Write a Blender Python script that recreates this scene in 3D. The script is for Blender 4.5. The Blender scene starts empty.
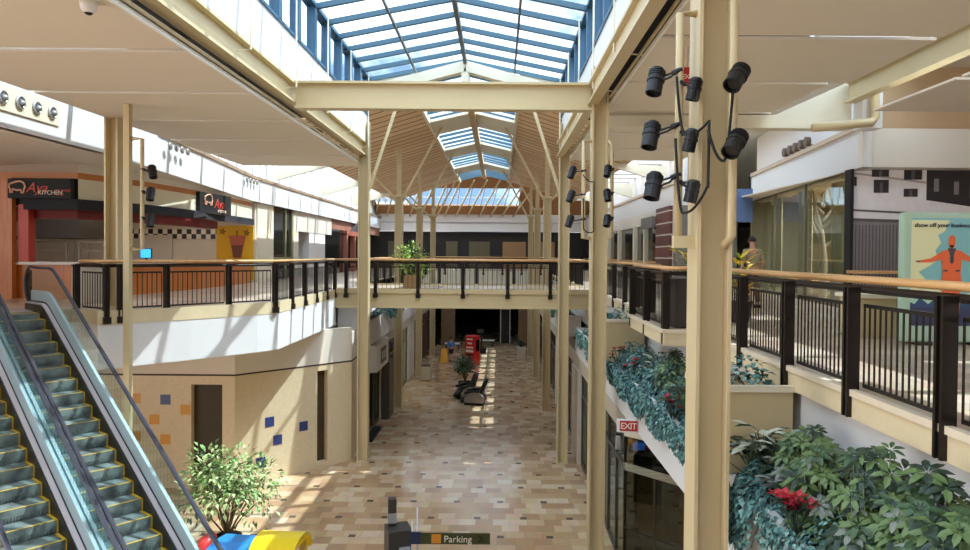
import bpy, bmesh, math, random
from mathutils import Vector, Matrix, Quaternion
random.seed(7)
SC = bpy.context.scene
COL = SC.collection
EYE = 6.85            # eye height over the lower floor
UP = 5.6             # upper floor level
PI = math.pi
def Z(h): return EYE + h

# ------------------------------------------------------------------ materials
def lin(c):
    out = []
    for v in c[:3]:
        v = v / 255.0
        out.append(v / 12.92 if v <= 0.04045 else ((v + 0.055) / 1.055) ** 2.4)
    return (out[0], out[1], out[2], 1.0)
MATS = {}
def mat(name, rgb, rough=0.6, metal=0.0, var=0.06, scale=3.0, bump=0.0, bscale=60.0, spec=0.5, emit=None, estr=0.0, trans=0.0):
    if name in MATS: return MATS[name]
    m = bpy.data.materials.new(name); m.use_nodes = True
    nt = m.node_tree; b = nt.nodes['Principled BSDF']
    c = lin(rgb)
    b.inputs['Roughness'].default_value = rough
    b.inputs['Metallic'].default_value = metal
    b.inputs['Specular IOR Level'].default_value = spec
    if trans: b.inputs['Transmission Weight'].default_value = trans
    tc = nt.nodes.new('ShaderNodeTexCoord')
    if var > 0:
        n = nt.nodes.new('ShaderNodeTexNoise'); n.inputs['Scale'].default_value = scale; n.inputs['Detail'].default_value = 5
        nt.links.new(tc.outputs['Object'], n.inputs['Vector'])
        r = nt.nodes.new('ShaderNodeMix'); r.data_type = 'RGBA'
        r.inputs['A'].default_value = tuple(max(0, v * (1 - var)) for v in c[:3]) + (1,)
        r.inputs['B'].default_value = tuple(min(1, v * (1 + var)) for v in c[:3]) + (1,)
        nt.links.new(n.outputs['Fac'], r.inputs['Factor'])
        nt.links.new(r.outputs['Result'], b.inputs['Base Color'])
    else:
        b.inputs['Base Color'].default_value = c
    if bump > 0:
        n2 = nt.nodes.new('ShaderNodeTexNoise'); n2.inputs['Scale'].default_value = bscale
        nt.links.new(tc.outputs['Object'], n2.inputs['Vector'])
        bp = nt.nodes.new('ShaderNodeBump'); bp.inputs['Strength'].default_value = bump; bp.inputs['Distance'].default_value = 0.01
        nt.links.new(n2.outputs['Fac'], bp.inputs['Height']); nt.links.new(bp.outputs['Normal'], b.inputs['Normal'])
    if emit:
        b.inputs['Emission Color'].default_value = lin(emit); b.inputs['Emission Strength'].default_value = estr
    MATS[name] = m
    return m
def nodes_of(m): return m.node_tree.nodes, m.node_tree.links

def glass_mat(name, tint, gloss=0.12, rough=0.02, fres=1.45):
    """thin pane: lets light straight through with a tint, mirrors a little"""
    m = bpy.data.materials.new(name); m.use_nodes = True
    N, L = nodes_of(m); N.clear()
    o = N.new('ShaderNodeOutputMaterial'); mx = N.new('ShaderNodeMixShader')
    t = N.new('ShaderNodeBsdfTransparent'); t.inputs['Color'].default_value = lin(tint)
    g = N.new('ShaderNodeBsdfGlossy'); g.inputs['Roughness'].default_value = rough; g.inputs['Color'].default_value = (0.9, 0.95, 0.95, 1)
    lw = N.new('ShaderNodeLayerWeight'); lw.inputs['Blend'].default_value = .5; f = N.new('ShaderNodeMath'); f.operation = 'POWER'; L.new(lw.outputs['Facing'], f.inputs[0]); f.inputs[1].default_value = 4.0
    a = N.new('ShaderNodeMath'); a.operation = 'MULTIPLY_ADD'; a.inputs[1].default_value = .3 * (fres - 1) / .45; a.inputs[2].default_value = gloss; a.use_clamp = True
    L.new(f.outputs[0], a.inputs[0]); L.new(a.outputs[0], mx.inputs[0]); L.new(t.outputs[0], mx.inputs[1]); L.new(g.outputs[0], mx.inputs[2])
    L.new(mx.outputs[0], o.inputs[0])
    MATS[name] = m
    return m

def tile_floor(name, size, cols, dark, dark_cell, rough=0.22, grout=(150, 125, 100)):
    m = bpy.data.materials.new(name); m.use_nodes = True
    N, L = nodes_of(m); b = N['Principled BSDF']
    geo = N.new('ShaderNodeNewGeometry'); sep = N.new('ShaderNodeSeparateXYZ'); L.new(geo.outputs['Position'], sep.inputs[0])
    def M(op, a, b_=None, clamp=False):
        n = N.new('ShaderNodeMath'); n.operation = op; n.use_clamp = clamp
        for i, v in enumerate((a, b_)):
            if v is None: continue
            if isinstance(v, (int, float)): n.inputs[i].default_value = v
            else: L.new(v, n.inputs[i])
        return n.outputs[0]
    X, Y = sep.outputs[0], sep.outputs[1]
    # rows run across the mall, each row shifted
    ry = M('DIVIDE', Y, size * 1.0); iy = M('FLOOR', ry)
    sh = N.new('ShaderNodeTexWhiteNoise'); sh.noise_dimensions = '1D'; L.new(iy, sh.inputs['W'])
    rx = M('ADD', M('DIVIDE', X, size * 1.1), M('MULTIPLY', M('FLOOR', M('MULTIPLY', sh.outputs['Value'], 4)), 0.25)); ix = M('FLOOR', rx)
    cv = N.new('ShaderNodeCombineXYZ'); L.new(ix, cv.inputs[0]); L.new(iy, cv.inputs[1])
    wn = N.new('ShaderNodeTexWhiteNoise'); wn.noise_dimensions = '3D'; L.new(cv.outputs[0], wn.inputs['Vector'])
    cr = N.new('ShaderNodeValToRGB'); cr.color_ramp.interpolation = 'CONSTANT'
    els = cr.color_ramp.elements
    while len(els) < len(cols): els.new(0.5)
    for i, c in enumerate(cols):
        els[i].position = i / len(cols); els[i].color = lin(c)
    L.new(wn.outputs['Value'], cr.inputs[0])
    ns = N.new('ShaderNodeTexNoise'); ns.inputs['Scale'].default_value = 3.5; ns.inputs['Detail'].default_value = 6; L.new(geo.outputs['Position'], ns.inputs['Vector'])
    mul = N.new('ShaderNodeMix'); mul.data_type = 'RGBA'; mul.blend_type = 'MULTIPLY'; mul.inputs['Factor'].default_value = 0.35
    L.new(cr.outputs[0], mul.inputs['A']); L.new(ns.outputs['Color'], mul.inputs['B'])
    mrg = N.new('ShaderNodeMix'); mrg.data_type = 'RGBA'; mrg.inputs['B'].default_value = lin(grout)
    L.new(mul.outputs['Result'], mrg.inputs['A'])
    fx, fy = M('FRACT', rx), M('FRACT', ry)
    gx = M('LESS_THAN', fx, 0.012); gy = M('LESS_THAN', fy, 0.016)
    L.new(M('MAXIMUM', gx, gy), mrg.inputs['Factor'])
    # small dark insets on a staggered coarse grid
    dx = dark_cell
    jy = M('FLOOR', M('DIVIDE', Y, dx)); off = M('MULTIPLY', M('MODULO', jy, 2.0), 0.5)
    ux = M('FRACT', M('ADD', M('DIVIDE', X, dx), M('ABSOLUTE', off))); uy = M('FRACT', M('DIVIDE', Y, dx))
    inx = M('LESS_THAN', ux, 0.17 / dx); iny = M('LESS_THAN', uy, 0.16 / dx)
    dk = N.new('ShaderNodeMix'); dk.data_type = 'RGBA'; dk.inputs['B'].default_value = lin(dark)
    L.new(M('MULTIPLY', inx, iny), dk.inputs['Factor']); L.new(mrg.outputs['Result'], dk.inputs['A'])
    L.new(dk.outputs['Result'], b.inputs['Base Color'])
    b.inputs['Roughness'].default_value = rough
    MATS[name] = m
    return m

def grid_wall(name, rgb, line, size, axis='XZ', rough=0.35, width=0.03):
    """square ceramic tiles with thin joints"""
    m = bpy.data.materials.new(name); m.use_nodes = True
    N, L = nodes_of(m); b = N['Principled BSDF']
    tc = N.new('ShaderNodeTexCoord'); br = N.new('ShaderNodeTexBrick'); br.offset = 0.0
    mp = N.new('ShaderNodeMapping'); L.new(tc.outputs['UV'] if axis == 'UV' else tc.outputs['Object'], mp.inputs[0])
    if axis == 'XZ': mp.inputs['Rotation'].default_value = (PI / 2, 0, 0)
    if axis == 'YZ': mp.inputs['Rotation'].default_value = (PI / 2, 0, PI / 2)
    L.new(mp.outputs[0], br.inputs[0])
    br.inputs['Color1'].default_value = lin(rgb); br.inputs['Color2'].default_value = lin([v * 0.97 for v in rgb]); br.inputs['Mortar'].default_value = lin(line)
    br.inputs['Scale'].default_value = 1.0; br.inputs['Brick Width'].default_value = size; br.inputs['Row Height'].default_value = size; br.inputs['Mortar Size'].default_value = width * size
    L.new(br.outputs['Color'], b.inputs['Base Color']); b.inputs['Roughness'].default_value = rough
    MATS[name] = m
    return m

def wood_mat(name, a, b_, scale=1.0, axis=0, rough=0.45, bands=18):
    m = bpy.data.materials.new(name); m.use_nodes = True
    N, L = nodes_of(m); b = N['Principled BSDF']
    tc = N.new('ShaderNodeTexCoord'); mp = N.new('ShaderNodeMapping'); L.new(tc.outputs['Object'], mp.inputs[0])
    s = [bands * scale] * 3; s[axis] = 1.2 * scale; mp.inputs['Scale'].default_value = s
    n = N.new('ShaderNodeTexNoise'); n.inputs['Scale'].default_value = 1.0; n.inputs['Detail'].default_value = 8; n.inputs['Roughness'].default_value = 0.6
    L.new(mp.outputs[0], n.inputs['Vector'])
    cr = N.new('ShaderNodeValToRGB'); cr.color_ramp.elements[0].color = lin(a); cr.color_ramp.elements[1].color = lin(b_)
    cr.color_ramp.elements[0].position = 0.3; cr.color_ramp.elements[1].position = 0.7
    L.new(n.outputs['Fac'], cr.inputs[0]); L.new(cr.outputs[0], b.inputs['Base Color']); b.inputs['Roughness'].default_value = rough
    MATS[name] = m
    return m

CREAM = mat('cream_paint', (202, 183, 142), 0.45, var=0.03, scale=1.2)
CREAM_W = mat('pale_cream_paint', (226, 218, 194), 0.5, var=0.03, scale=1.5)
WHITE = mat('white_paint', (222, 220, 218), 0.6, var=0.02, scale=1.0)
OFFWHITE = mat('off_white_paint', (222, 214, 200), 0.6, var=0.03)
PANEL = mat('ceiling_panel_paint', (226, 214, 196), 0.75, var=0.03, scale=0.8)
PANEL_EDGE = mat('panel_edge_white', (240, 238, 232), 0.5, var=0)
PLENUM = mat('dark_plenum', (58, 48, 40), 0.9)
GREYW = mat('grey_white_wall', (206, 204, 202), 0.7, var=0.03)
KERB = mat('kerb_cream', (214, 196, 158), 0.55, var=0.08, scale=6)
KERB_TOP = mat('kerb_stone', (220, 204, 178), 0.4, var=0.1, scale=9)
BRONZE = mat('dark_bronze', (44, 37, 33), 0.35, metal=0.5, var=0.05)
OAK = wood_mat('oak_handrail', (196, 146, 92), (222, 178, 122), 1.0, axis=1, rough=0.35)
TEAL = mat('teal_steel', (58, 92, 110), 0.5, var=0.05)
TEAL_D = mat('teal_mullion', (50, 90, 116), 0.45, var=0.05)
BLACK = mat('black_metal', (24, 23, 24), 0.4, metal=0.2, var=0.04)
BLACKM = mat('matt_black', (20, 19, 19), 0.7, var=0.05)
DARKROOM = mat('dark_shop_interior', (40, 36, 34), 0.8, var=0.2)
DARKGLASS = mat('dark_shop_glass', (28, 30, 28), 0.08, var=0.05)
ALU = mat('brushed_aluminium', (196, 194, 196), 0.35, metal=0.6, var=0.04)
SOIL = mat('planter_soil', (52, 40, 32), 0.95, var=0.3, scale=12)
ORANGE_WOOD = wood_mat('orange_wood_panel', (178, 100, 40), (206, 126, 60), 1.0, axis=2, rough=0.4)
RED = mat('red_paint', (190, 30, 28), 0.4, var=0.04)
GLASS = glass_mat('clear_glass', (236, 244, 244), 0.03)
SHOPGLASS = glass_mat('shop_glass', (206, 214, 204), 0.05)
TINTGLASS = glass_mat('escalator_glass', (244, 250, 250), 0.04)
ROOFGLASS = glass_mat('roof_glass', (226, 236, 244), 0.0, fres=1.2)
FLOOR_T = tile_floor('stone_tile_floor', 0.4, [(196, 160, 122), (214, 184, 148), (202, 168, 130), (228, 204, 174), (206, 172, 134), (186, 150, 116), (220, 192, 158)], (86, 74, 66), 1.2, rough=0.17)
FLOOR_U = tile_floor('upper_tile_floor', 0.5, [(206, 184, 160), (222, 204, 182), (196, 172, 148), (214, 194, 170)], (120, 100, 86), 2.1, rough=0.3)
TILEWALL = grid_wall('cream_wall_tiles', (222, 204, 168), (212, 194, 158), 0.1, 'UV')

# wooden vault: boards across the slope, dark open joints
def plank_mat():
    m = bpy.data.materials.new('vault_boards'); m.use_nodes = True
    N, L = nodes_of(m); b = N['Principled BSDF']
    geo = N.new('ShaderNodeTexCoord'); sep = N.new('ShaderNodeSeparateXYZ'); L.new(geo.outputs['Object'], sep.inputs[0])
    def M(op, a, v):
        n = N.new('ShaderNodeMath'); n.operation = op; L.new(a, n.inputs[0]); n.inputs[1].default_value = v; return n.outputs[0]
    fl = M('FLOOR', M('DIVIDE', sep.outputs[1], 0.8), 0); fr = M('FRACT', M('DIVIDE', sep.outputs[1], 0.8), 0)
    wn = N.new('ShaderNodeTexWhiteNoise'); wn.noise_dimensions = '1D'; L.new(fl, wn.inputs['W'])
    cr = N.new('ShaderNodeValToRGB'); cr.color_ramp.elements[0].color = lin((224, 184, 138)); cr.color_ramp.elements[1].color = lin((240, 206, 164)); L.new(wn.outputs['Value'], cr.inputs[0])
    mx = N.new('ShaderNodeMix'); mx.data_type = 'RGBA'; mx.inputs['B'].default_value = lin((70, 48, 34)); L.new(cr.outputs[0], mx.inputs['A']); L.new(M('LESS_THAN', fr, 0.13), mx.inputs['Factor'])
    L.new(mx.outputs['Result'], b.inputs['Base Color']); b.inputs['Roughness'].default_value = 0.6
    return m
VAULT = plank_mat()

# ------------------------------------------------------------------ mesh helper
class MB:
    def __init__(s): s.v = []; s.f = []; s.m = []
    def add(s, vs, fs, m=0):
        o = len(s.v); s.v += [tuple(p) for p in vs]; s.f += [tuple(i + o for i in f) for f in fs]; s.m += [m] * len(fs); return s
    def box(s, x0, x1, y0, y1, z0, z1, m=0):
        v = [(x0, y0, z0), (x1, y0, z0), (x1, y1, z0), (x0, y1, z0), (x0, y0, z1), (x1, y0, z1), (x1, y1, z1), (x0, y1, z1)]
        return s.add(v, [(3, 2, 1, 0), (4, 5, 6, 7), (0, 1, 5, 4), (1, 2, 6, 5), (2, 3, 7, 6), (3, 0, 4, 7)], m)
    def obox(s, c, ax, ay, az, hx, hy, hz, m=0):
        c = Vector(c); ax, ay, az = Vector(ax).normalized() * hx, Vector(ay).normalized() * hy, Vector(az).normalized() * hz
        v = [c - ax - ay - az, c + ax - ay - az, c + ax + ay - az, c - ax + ay - az, c - ax - ay + az, c + ax - ay + az, c + ax + ay + az, c - ax + ay + az]
        return s.add(v, [(3, 2, 1, 0), (4, 5, 6, 7), (0, 1, 5, 4), (1, 2, 6, 5), (2, 3, 7, 6), (3, 0, 4, 7)], m)
    def beam(s, a, b, w, h, m=0, up=(0, 0, 1)):
        a, b = Vector(a), Vector(b); d = (b - a); l = d.length; d.normalize(); u = Vector(up)
        if abs(d.dot(u)) > 0.98: u = Vector((0, 1, 0))
        r = d.cross(u).normalized(); u = r.cross(d).normalized()
        return s.obox((a + b) / 2, d, r, u, l / 2, w / 2, h / 2, m)
    def prism(s, poly, z0, z1, m=0):
        n = len(poly); area = sum(poly[i][0] * poly[(i + 1) % n][1] - poly[(i + 1) % n][0] * poly[i][1] for i in range(n))
        if area < 0: poly = poly[::-1]
        v = [(p[0], p[1], z0) for p in poly] + [(p[0], p[1], z1) for p in poly]
        f = [tuple(range(n))[::-1], tuple(range(n, 2 * n))] + [(i, (i + 1) % n, n + (i + 1) % n, n + i) for i in range(n)]
        return s.add(v, f, m)
    def slab3(s, pts, off, m=0):
        """polygon of 3-D points thickened by vector off"""
        n = len(pts); off = Vector(off); v = [Vector(p) for p in pts] + [Vector(p) + off for p in pts]
        f = [tuple(range(n))[::-1], tuple(range(n, 2 * n))] + [(i, (i + 1) % n, n + (i + 1) % n, n + i) for i in range(n)]
        return s.add(v, f, m)
    def tube(s, pts, r, n=8, m=0, cap=True, ry=None):
        pts = [Vector(p) for p in pts]; rs = r if isinstance(r, (list, tuple)) else [r] * len(pts)
        rings = []; prev = None
        for i, p in enumerate(pts):
            d = (pts[min(i + 1, len(pts) - 1)] - pts[max(i - 1, 0)]).normalized()
            if prev is None:
                u = Vector((0, 0, 1)) if abs(d.z) < 0.95 else Vector((0, 1, 0))
                prev = (u - d * u.dot(d)).normalized()
            else:
                prev = (prev - d * prev.dot(d)).normalized()
            w = d.cross(prev).normalized(); q = rs[i]; qv = q if ry is None else ry
            rings.append([p + w * (math.cos(2 * PI * k / n) * q) + prev * (math.sin(2 * PI * k / n) * qv) for k in range(n)])
        v = [x for rg in rings for x in rg]; f = []
        for i in range(len(pts) - 1):
            for k in range(n):
                a, b = i * n + k, i * n + (k + 1) % n
                f.append((a, b, b + n, a + n))
        if cap: f += [tuple(range(n))[::-1], tuple(range((len(pts) - 1) * n, len(pts) * n))]
        return s.add(v, f, m)
    def lathe(s, c, prof, n=16, m=0, axis=None):
        c = Vector(c); q = Quaternion() if axis is None else Vector((0, 0, 1)).rotation_difference(Vector(axis).normalized())
        v = []; f = []
        for r, z in prof:
            for k in range(n):
                v.append(c + q @ Vector((r * math.cos(2 * PI * k / n), r * math.sin(2 * PI * k / n), z)))
        for i in range(len(prof) - 1):
            for k in range(n):
                a, b = i * n + k, i * n + (k + 1) % n; f.append((a, b, b + n, a + n))
        f += [tuple(range(n))[::-1], tuple(range((len(prof) - 1) * n, len(prof) * n))]
        return s.add(v, f, m)
    def quad(s, a, b, c, d, m=0): return s.add([a, b, c, d], [(0, 1, 2, 3)], m)
    def leaf(s, p, d, up, l, w, m=0, fold=0.25, droop=0.25):
        p, d, up = Vector(p), Vector(d).normalized(), Vector(up)
        r = d.cross(up)
        if r.length < 1e-3: r = d.cross(Vector((1, 0, 0)))
        r.normalize(); n = r.cross(d).normalized()
        mid = p + d * l * 0.5 + n * 0.0; tip = p + d * l - n * l * droop
        a = mid + r * w * 0.5 + n * w * fold; b = mid - r * w * 0.5 + n * w * fold
        return s.add([p, a, tip, b, mid], [(0, 1, 4), (1, 2, 4), (0, 4, 3), (4, 2, 3)], m)
    def leaf2(s, p, d, up, l, w, m=0, fold=0.2, droop=0.3):
        p, d, up = Vector(p), Vector(d).normalized(), Vector(up)
        r = d.cross(up)
        if r.length < 1e-3: r = d.cross(Vector((1, 0, 0)))
        r.normalize(); n = r.cross(d).normalized()
        m1 = p + d * l * 0.33 + n * l * 0.04; m2 = p + d * l * 0.7 - n * l * droop * 0.35; tip = p + d * l - n * l * droop
        v = [p, m1, m2, tip, m1 + r * w * .45 + n * w * fold, m1 - r * w * .45 + n * w * fold, m2 + r * w * .42 + n * w * fold, m2 - r * w * .42 + n * w * fold]
        return s.add(v, [(0, 4, 1), (0, 1, 5), (1, 4, 6, 2), (1, 2, 7, 5), (2, 6, 3), (2, 3, 7)], m)
    def build(s, name, mats, parent=None, smooth=False, bevel=0.0, uv=None):
        me = bpy.data.meshes.new(name); me.from_pydata(s.v, [], s.f)
        if not isinstance(mats, (list, tuple)): mats = [mats]
        for x in mats: me.materials.append(x)
        if len(mats) > 1: me.polygons.foreach_set('material_index', s.m)
        if smooth: me.polygons.foreach_set('use_smooth', [True] * len(me.polygons))
        if uv:
            l = me.uv_layers.new(name='UVMap')
            for lp in me.loops: l.data[lp.index].uv = uv(Vector(me.vertices[lp.vertex_index].co))
        me.update()
        o = bpy.data.objects.new(name, me); COL.objects.link(o)
        if parent is not None:
            o.parent = parent
            o.matrix_parent_inverse = parent_inv(parent)
        if bevel > 0:
            b = o.modifiers.new('Bevel', 'BEVEL'); b.width = bevel; b.segments = 2; b.limit_method = 'ANGLE'
        return o
def world_of(o):
    m = o.matrix_basis.copy()
    if o.parent is not None: m = world_of(o.parent) @ o.matrix_parent_inverse @ m
    return m
def parent_inv(p): return world_of(p).inverted()
def tag(o, label=None, cat=None, group=None, kind=None):
    if label: o['label'] = label
    if cat: o['category'] = cat
    if group: o['group'] = group
    if kind: o['kind'] = kind
    return o
def thing(name, label, cat, loc=(0, 0, 0), group=None, rz=0.0):
    o = bpy.data.objects.new(name, None); COL.objects.link(o); o.location = loc; o.rotation_euler = (0, 0, rz); o.empty_display_size = 0.2
    return tag(o, label, cat, group)
def struct(o, label=None): return tag(o, label, None, None, 'structure')
def copy_tree(o, parent=None):
    c = o.copy(); COL.objects.link(c)
    if parent is not None: c.parent = parent
    for ch in list(o.children): copy_tree(ch, c)
    return c
def text_part(name, s, size, m, parent, mtx, ext=0.004, shear=0.0, align='LEFT', spacing=1.0):
    cu = bpy.data.curves.new(name, 'FONT'); cu.body = s; cu.size = size; cu.extrude = ext; cu.shear = shear; cu.align_x = align; cu.space_character = spacing
    cu.materials.append(m); o = bpy.data.objects.new(name, cu); COL.objects.link(o)
    o.matrix_basis = mtx; bpy.context.view_layer.update()
    me = bpy.data.meshes.new_from_object(o.evaluated_get(bpy.context.evaluated_depsgraph_get())); me.transform(mtx)
    bpy.data.objects.remove(o); bpy.data.curves.remove(cu)
    o = bpy.data.objects.new(name, me); COL.objects.link(o); me.name = name
    o.parent = parent; o.matrix_parent_inverse = parent_inv(parent)
    return o
def face_mtx(loc, right, up):
    r, u = Vector(right).normalized(), Vector(up).normalized(); n = r.cross(u)
    return Matrix(((r.x, u.x, n.x, loc[0]), (r.y, u.y, n.y, loc[1]), (r.z, u.z, n.z, loc[2]), (0, 0, 0, 1)))
FRONT = dict(right=(1, 0, 0), up=(0, 0, 1))      # a face looking back at -Y
# ================================================================== SETTING
Y0, Y1 = 1.5, 52.0          # near end / far end of the galleries
XL, XR = -4.44, 2.12        # column rows
AX = -1.17                  # axis of the mall
# ---- floors
m = MB(); m.box(-24, 20, -8, 78, -0.3, 0.0); struct(m.build('floor', FLOOR_T), 'beige and tan stone tile floor of the lower mall level with small dark insets')
LE = [(-11.63, 12.08), (-9.06, 15.14), (-8.3, 14.5), (-7.0, 15.9), (-5.95, 17.2), (-5.62, 17.75), (-5.6, 24.0)]
left_poly = [(-21, 10.5), (-12.95, 10.5)] + LE + [(-5.6, Y1), (-21, Y1)]
m = MB(); m.prism(left_poly, UP - 0.28, UP); struct(m.build('floor_upper_left', FLOOR_U), 'upper gallery floor on the food stall side')
RE = [(3.36, Y0), (3.36, 11.8), (2.82, 11.8), (2.82, 14.9), (3.36, 14.9), (3.36, Y1)]
m = MB(); m.prism(RE + [(18, Y1), (18, Y0)], UP - 0.28, UP); struct(m.build('floor_upper_right', FLOOR_U), 'upper gallery floor beside the planters')
m = MB(); m.box(-5.6, 3.36, 24.02, 28.0, UP - 0.28, UP); struct(m.build('floor_bridge', FLOOR_U), 'footbridge floor between the two galleries')
m = MB(); m.box(-21, 18, Y1, 62, UP - 0.28, UP); struct(m.build('floor_upper_end', FLOOR_U), 'upper floor at the far end of the mall')
# ---- kerbs and fascias
def edge_strip(name, pts, z0, z1, t, m_, side=1, label=None, close=False):
    """vertical band following a plan polyline; t = thickness toward the 'side' (left of travel = +1)"""
    mb = MB(); P = [Vector((p[0], p[1])) for p in pts]; out = []
    for i, p in enumerate(P):
        ds = []
        if i > 0: ds.append((P[i] - P[i - 1]).normalized())
        if i < len(P) - 1: ds.append((P[i + 1] - P[i]).normalized())
        ns = [Vector((-d.y, d.x)) * side for d in ds]
        n = ns[0] if len(ns) == 1 else (ns[0] + ns[1]).normalized() / max(0.35, math.cos(ns[0].angle(ns[1]) / 2))
        out.append(p + n * t)
    n = len(P)
    v = [(p.x, p.y, z0) for p in P] + [(p.x, p.y, z1) for p in P] + [(p.x, p.y, z1) for p in out] + [(p.x, p.y, z0) for p in out]
    f = []
    for i in range(n - 1):
        for a in range(4):
            b = (a + 1) % 4
            f.append((a * n + i, a * n + i + 1, b * n + i + 1, b * n + i))
    f += [(0, n, 2 * n, 3 * n), (n - 1, 4 * n - 1, 3 * n - 1, 2 * n - 1)]
    mb.add(v, f)
    o = mb.build(name, m_)
    bm = bmesh.new(); bm.from_mesh(o.data); bmesh.ops.recalc_face_normals(bm, faces=bm.faces); bm.to_mesh(o.data); bm.free()
    return struct(o, label)
LEk = LE[1:]
edge_strip('trim_kerb_cap_right', RE, UP - 0.05, UP + 0.012, 0.065, KERB_TOP, 1)
edge_strip('trim_kerb_left', LEk, UP - 0.28, UP + 0.01, 0.03, KERB, -1)
edge_strip('wall_fascia_left', LE, Z(-2.45), UP - 0.28, 0.02, WHITE, -1, 'white sunlit fascia curving below the left gallery railing')
edge_strip('trim_kerb_left_far', [(-5.6, 28.0), (-5.6, Y1)], UP - 0.3, UP + 0.06, 0.16, KERB, 1)
edge_strip('wall_fascia_left_far', [(-5.68, 28.0), (-5.68, Y1)], Z(-2.6), UP - 0.3, 0.14, WHITE, 1)
edge_strip('trim_kerb_right', RE, UP - 0.26, UP - 0.01, 0.04, KERB, 1)
for a, b in (((3.36, Y0), (3.36, 11.78)), ((3.36, 14.92), (3.36, Y1))):
    edge_strip('wall_grey_band_right', [(a[0] + 0.06, a[1]), (b[0] + 0.06, b[1])], Z(-2.7), UP - 0.3, 0.12, GREYW, -1)
edge_strip('wall_grey_band_right', [(3.42, 11.78), (3.42, 14.92)], Z(-2.7), UP - 0.3, 0.12, GREYW, -1)
# bridge edges: kerb and a cream girder
m = MB(); m.box(-5.6, 3.3, 23.8, 24.02, UP - 0.1, UP + 0.06); m.box(-5.6, 3.3, 23.86, 24.02, UP - 0.54, UP - 0.1); m.box(-5.6, 3.3, 23.78, 24.02, UP - 0.6, UP - 0.54)
struct(m.build('trim_bridge_girder', CREAM), 'cream girder along the near edge of the footbridge')
m = MB(); m.box(-5.6, 3.3, 28.0, 28.2, UP - 0.7, UP + 0.06); struct(m.build('trim_bridge_girder_rear', CREAM))
m = MB(); m.box(-21, 18, Y1 - 0.2, Y1, UP - 0.95, UP + 0.05); struct(m.build('trim_end_gallery_edge', CREAM_W))
# ---- lower left wall with the coloured tiles
WPT = [(-13.6, 20.2), (-7.62, 20.2), (-4.85, 23.1), (-4.85, 24.6)]
m = MB()
def uvwall(co): return (co.x * 1.0 + co.y * 0.9, co.z)
def wall_seg(mb, a, b, z0, z1, holes=(), t=0.25, mi=0, hi=1):
    """wall from a to b (front on the right of travel); holes = (s0, s1, zb, zt) in metres along it, recessed dark"""
    A, B = Vector(a), Vector(b); L = (B - A).length; d = (B - A) / L; n = Vector((-d.y, d.x))
    def P(s, z, k=0.0): q = A + d * s + n * k; return (q.x, q.y, z)
    cuts = sorted({0, L} | {h[0] for h in holes} | {h[1] for h in holes})
    for s0, s1 in zip(cuts[:-1], cuts[1:]):
        hs = [h for h in holes if h[0] <= s0 + 1e-6 and h[1] >= s1 - 1e-6]
        zs = [(z0, z1)]
        if hs:
            h = hs[0]; zs = [(z0, h[2]), (h[3], z1)]
            mb.slab3([P(s0, h[2], t * 0.8), P(s1, h[2], t * 0.8), P(s1, h[3], t * 0.8), P(s0, h[3], t * 0.8)], (n.x * 0.03, n.y * 0.03, 0), hi)
        for q0, q1 in zs:
            if q1 - q0 > 1e-4:
                mb.slab3([P(s0, q0), P(s1, q0), P(s1, q1), P(s0, q1)], (n.x * t, n.y * t, 0), mi)
    return P
NOOK = mat('dark_olive_door', (66, 54, 34), 0.6, var=0.08)
P1 = wall_seg(m, WPT[0], WPT[1], 0, Z(-3.55), [(4.72, 5.62, 0.02, 3.02)])
P2 = wall_seg(m, WPT[1], WPT[2], 0, Z(-3.55), [(2.72, 3.1, 0.18, 3.1)])
P3 = wall_seg(m, WPT[2], WPT[3], 0, Z(-3.55))
WL = struct(m.build('wall_left_lower', [TILEWALL, NOOK], uv=uvwall), 'cream tiled lower wall with scattered blue and mustard tiles')
m = MB(); wall_seg(m, WPT[0], WPT[1], Z(-3.55), Z(-2.45)); wall_seg(m, WPT[1], WPT[2], Z(-3.55), Z(-2.45)); wall_seg(m, WPT[2], WPT[3], Z(-3.55), Z(-2.6)); struct(m.build('wall_left_bulkhead', OFFWHITE), 'off-white band above the tiled lower wall')
m = MB(); m.box(-5.58, -4.8, 24.25, 24.6, Z(-2.6), UP - .3); struct(m.build('wall_left_bridge_pier', WHITE))
BLUET = mat('blue_tile', (52, 66, 118), 0.3); MUST = mat('mustard_tile', (214, 152, 44), 0.3)
def tile_at(P, L, s, z, m_, sz=0.29):
    n = Vector(P(0, 0, -0.012)) - Vector(P(0, 0, 0)); mb = MB()
    mb.slab3([P(s - sz / 2, z - sz / 2), P(s + sz / 2, z - sz / 2), P(s + sz / 2, z + sz / 2), P(s - sz / 2, z + sz / 2)], n)
    mb.build('accent_tile', m_, WL)
f1 = 34.6
for px, py, m_ in ((136, 398, MUST), (166, 399, BLUET), (186, 409, MUST), (155, 419, MUST), (166, 439, MUST), (136, 436, MUST)):
    tile_at(P1, 0, (px - 499) / f1 + 13.6, EYE - (py + 3.4 - 254.5) / f1, m_)
for px, py in ((270, 422), (304, 426), (278, 440), (261, 463)):
    # point on facet 2
    r = (px - 499) / 700.0; A, B = Vector(WPT[1]), Vector(WPT[2]); d = (B - A); u = (r * A.y - A.x) / (d.x - r * d.y); Yp = A.y + d.y * u
    tile_at(P2, 0, u * d.length, EYE - (py + 2.2 - 254.5) * Yp / 700.0, BLUET)
m = MB()
for Pq, L in ((P1, 5.98), (P2, 4.01), (P3, 1.5)):
    m.slab3([Pq(0, Z(-3.58)), Pq(L, Z(-3.58)), Pq(L, Z(-3.53)), Pq(0, Z(-3.53))], Vector(Pq(0, 0, -0.006)) - Vector(Pq(0, 0, 0)))
m.build('shadow_joint', mat('dark_joint', (70, 56, 44), 0.8), WL)
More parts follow.
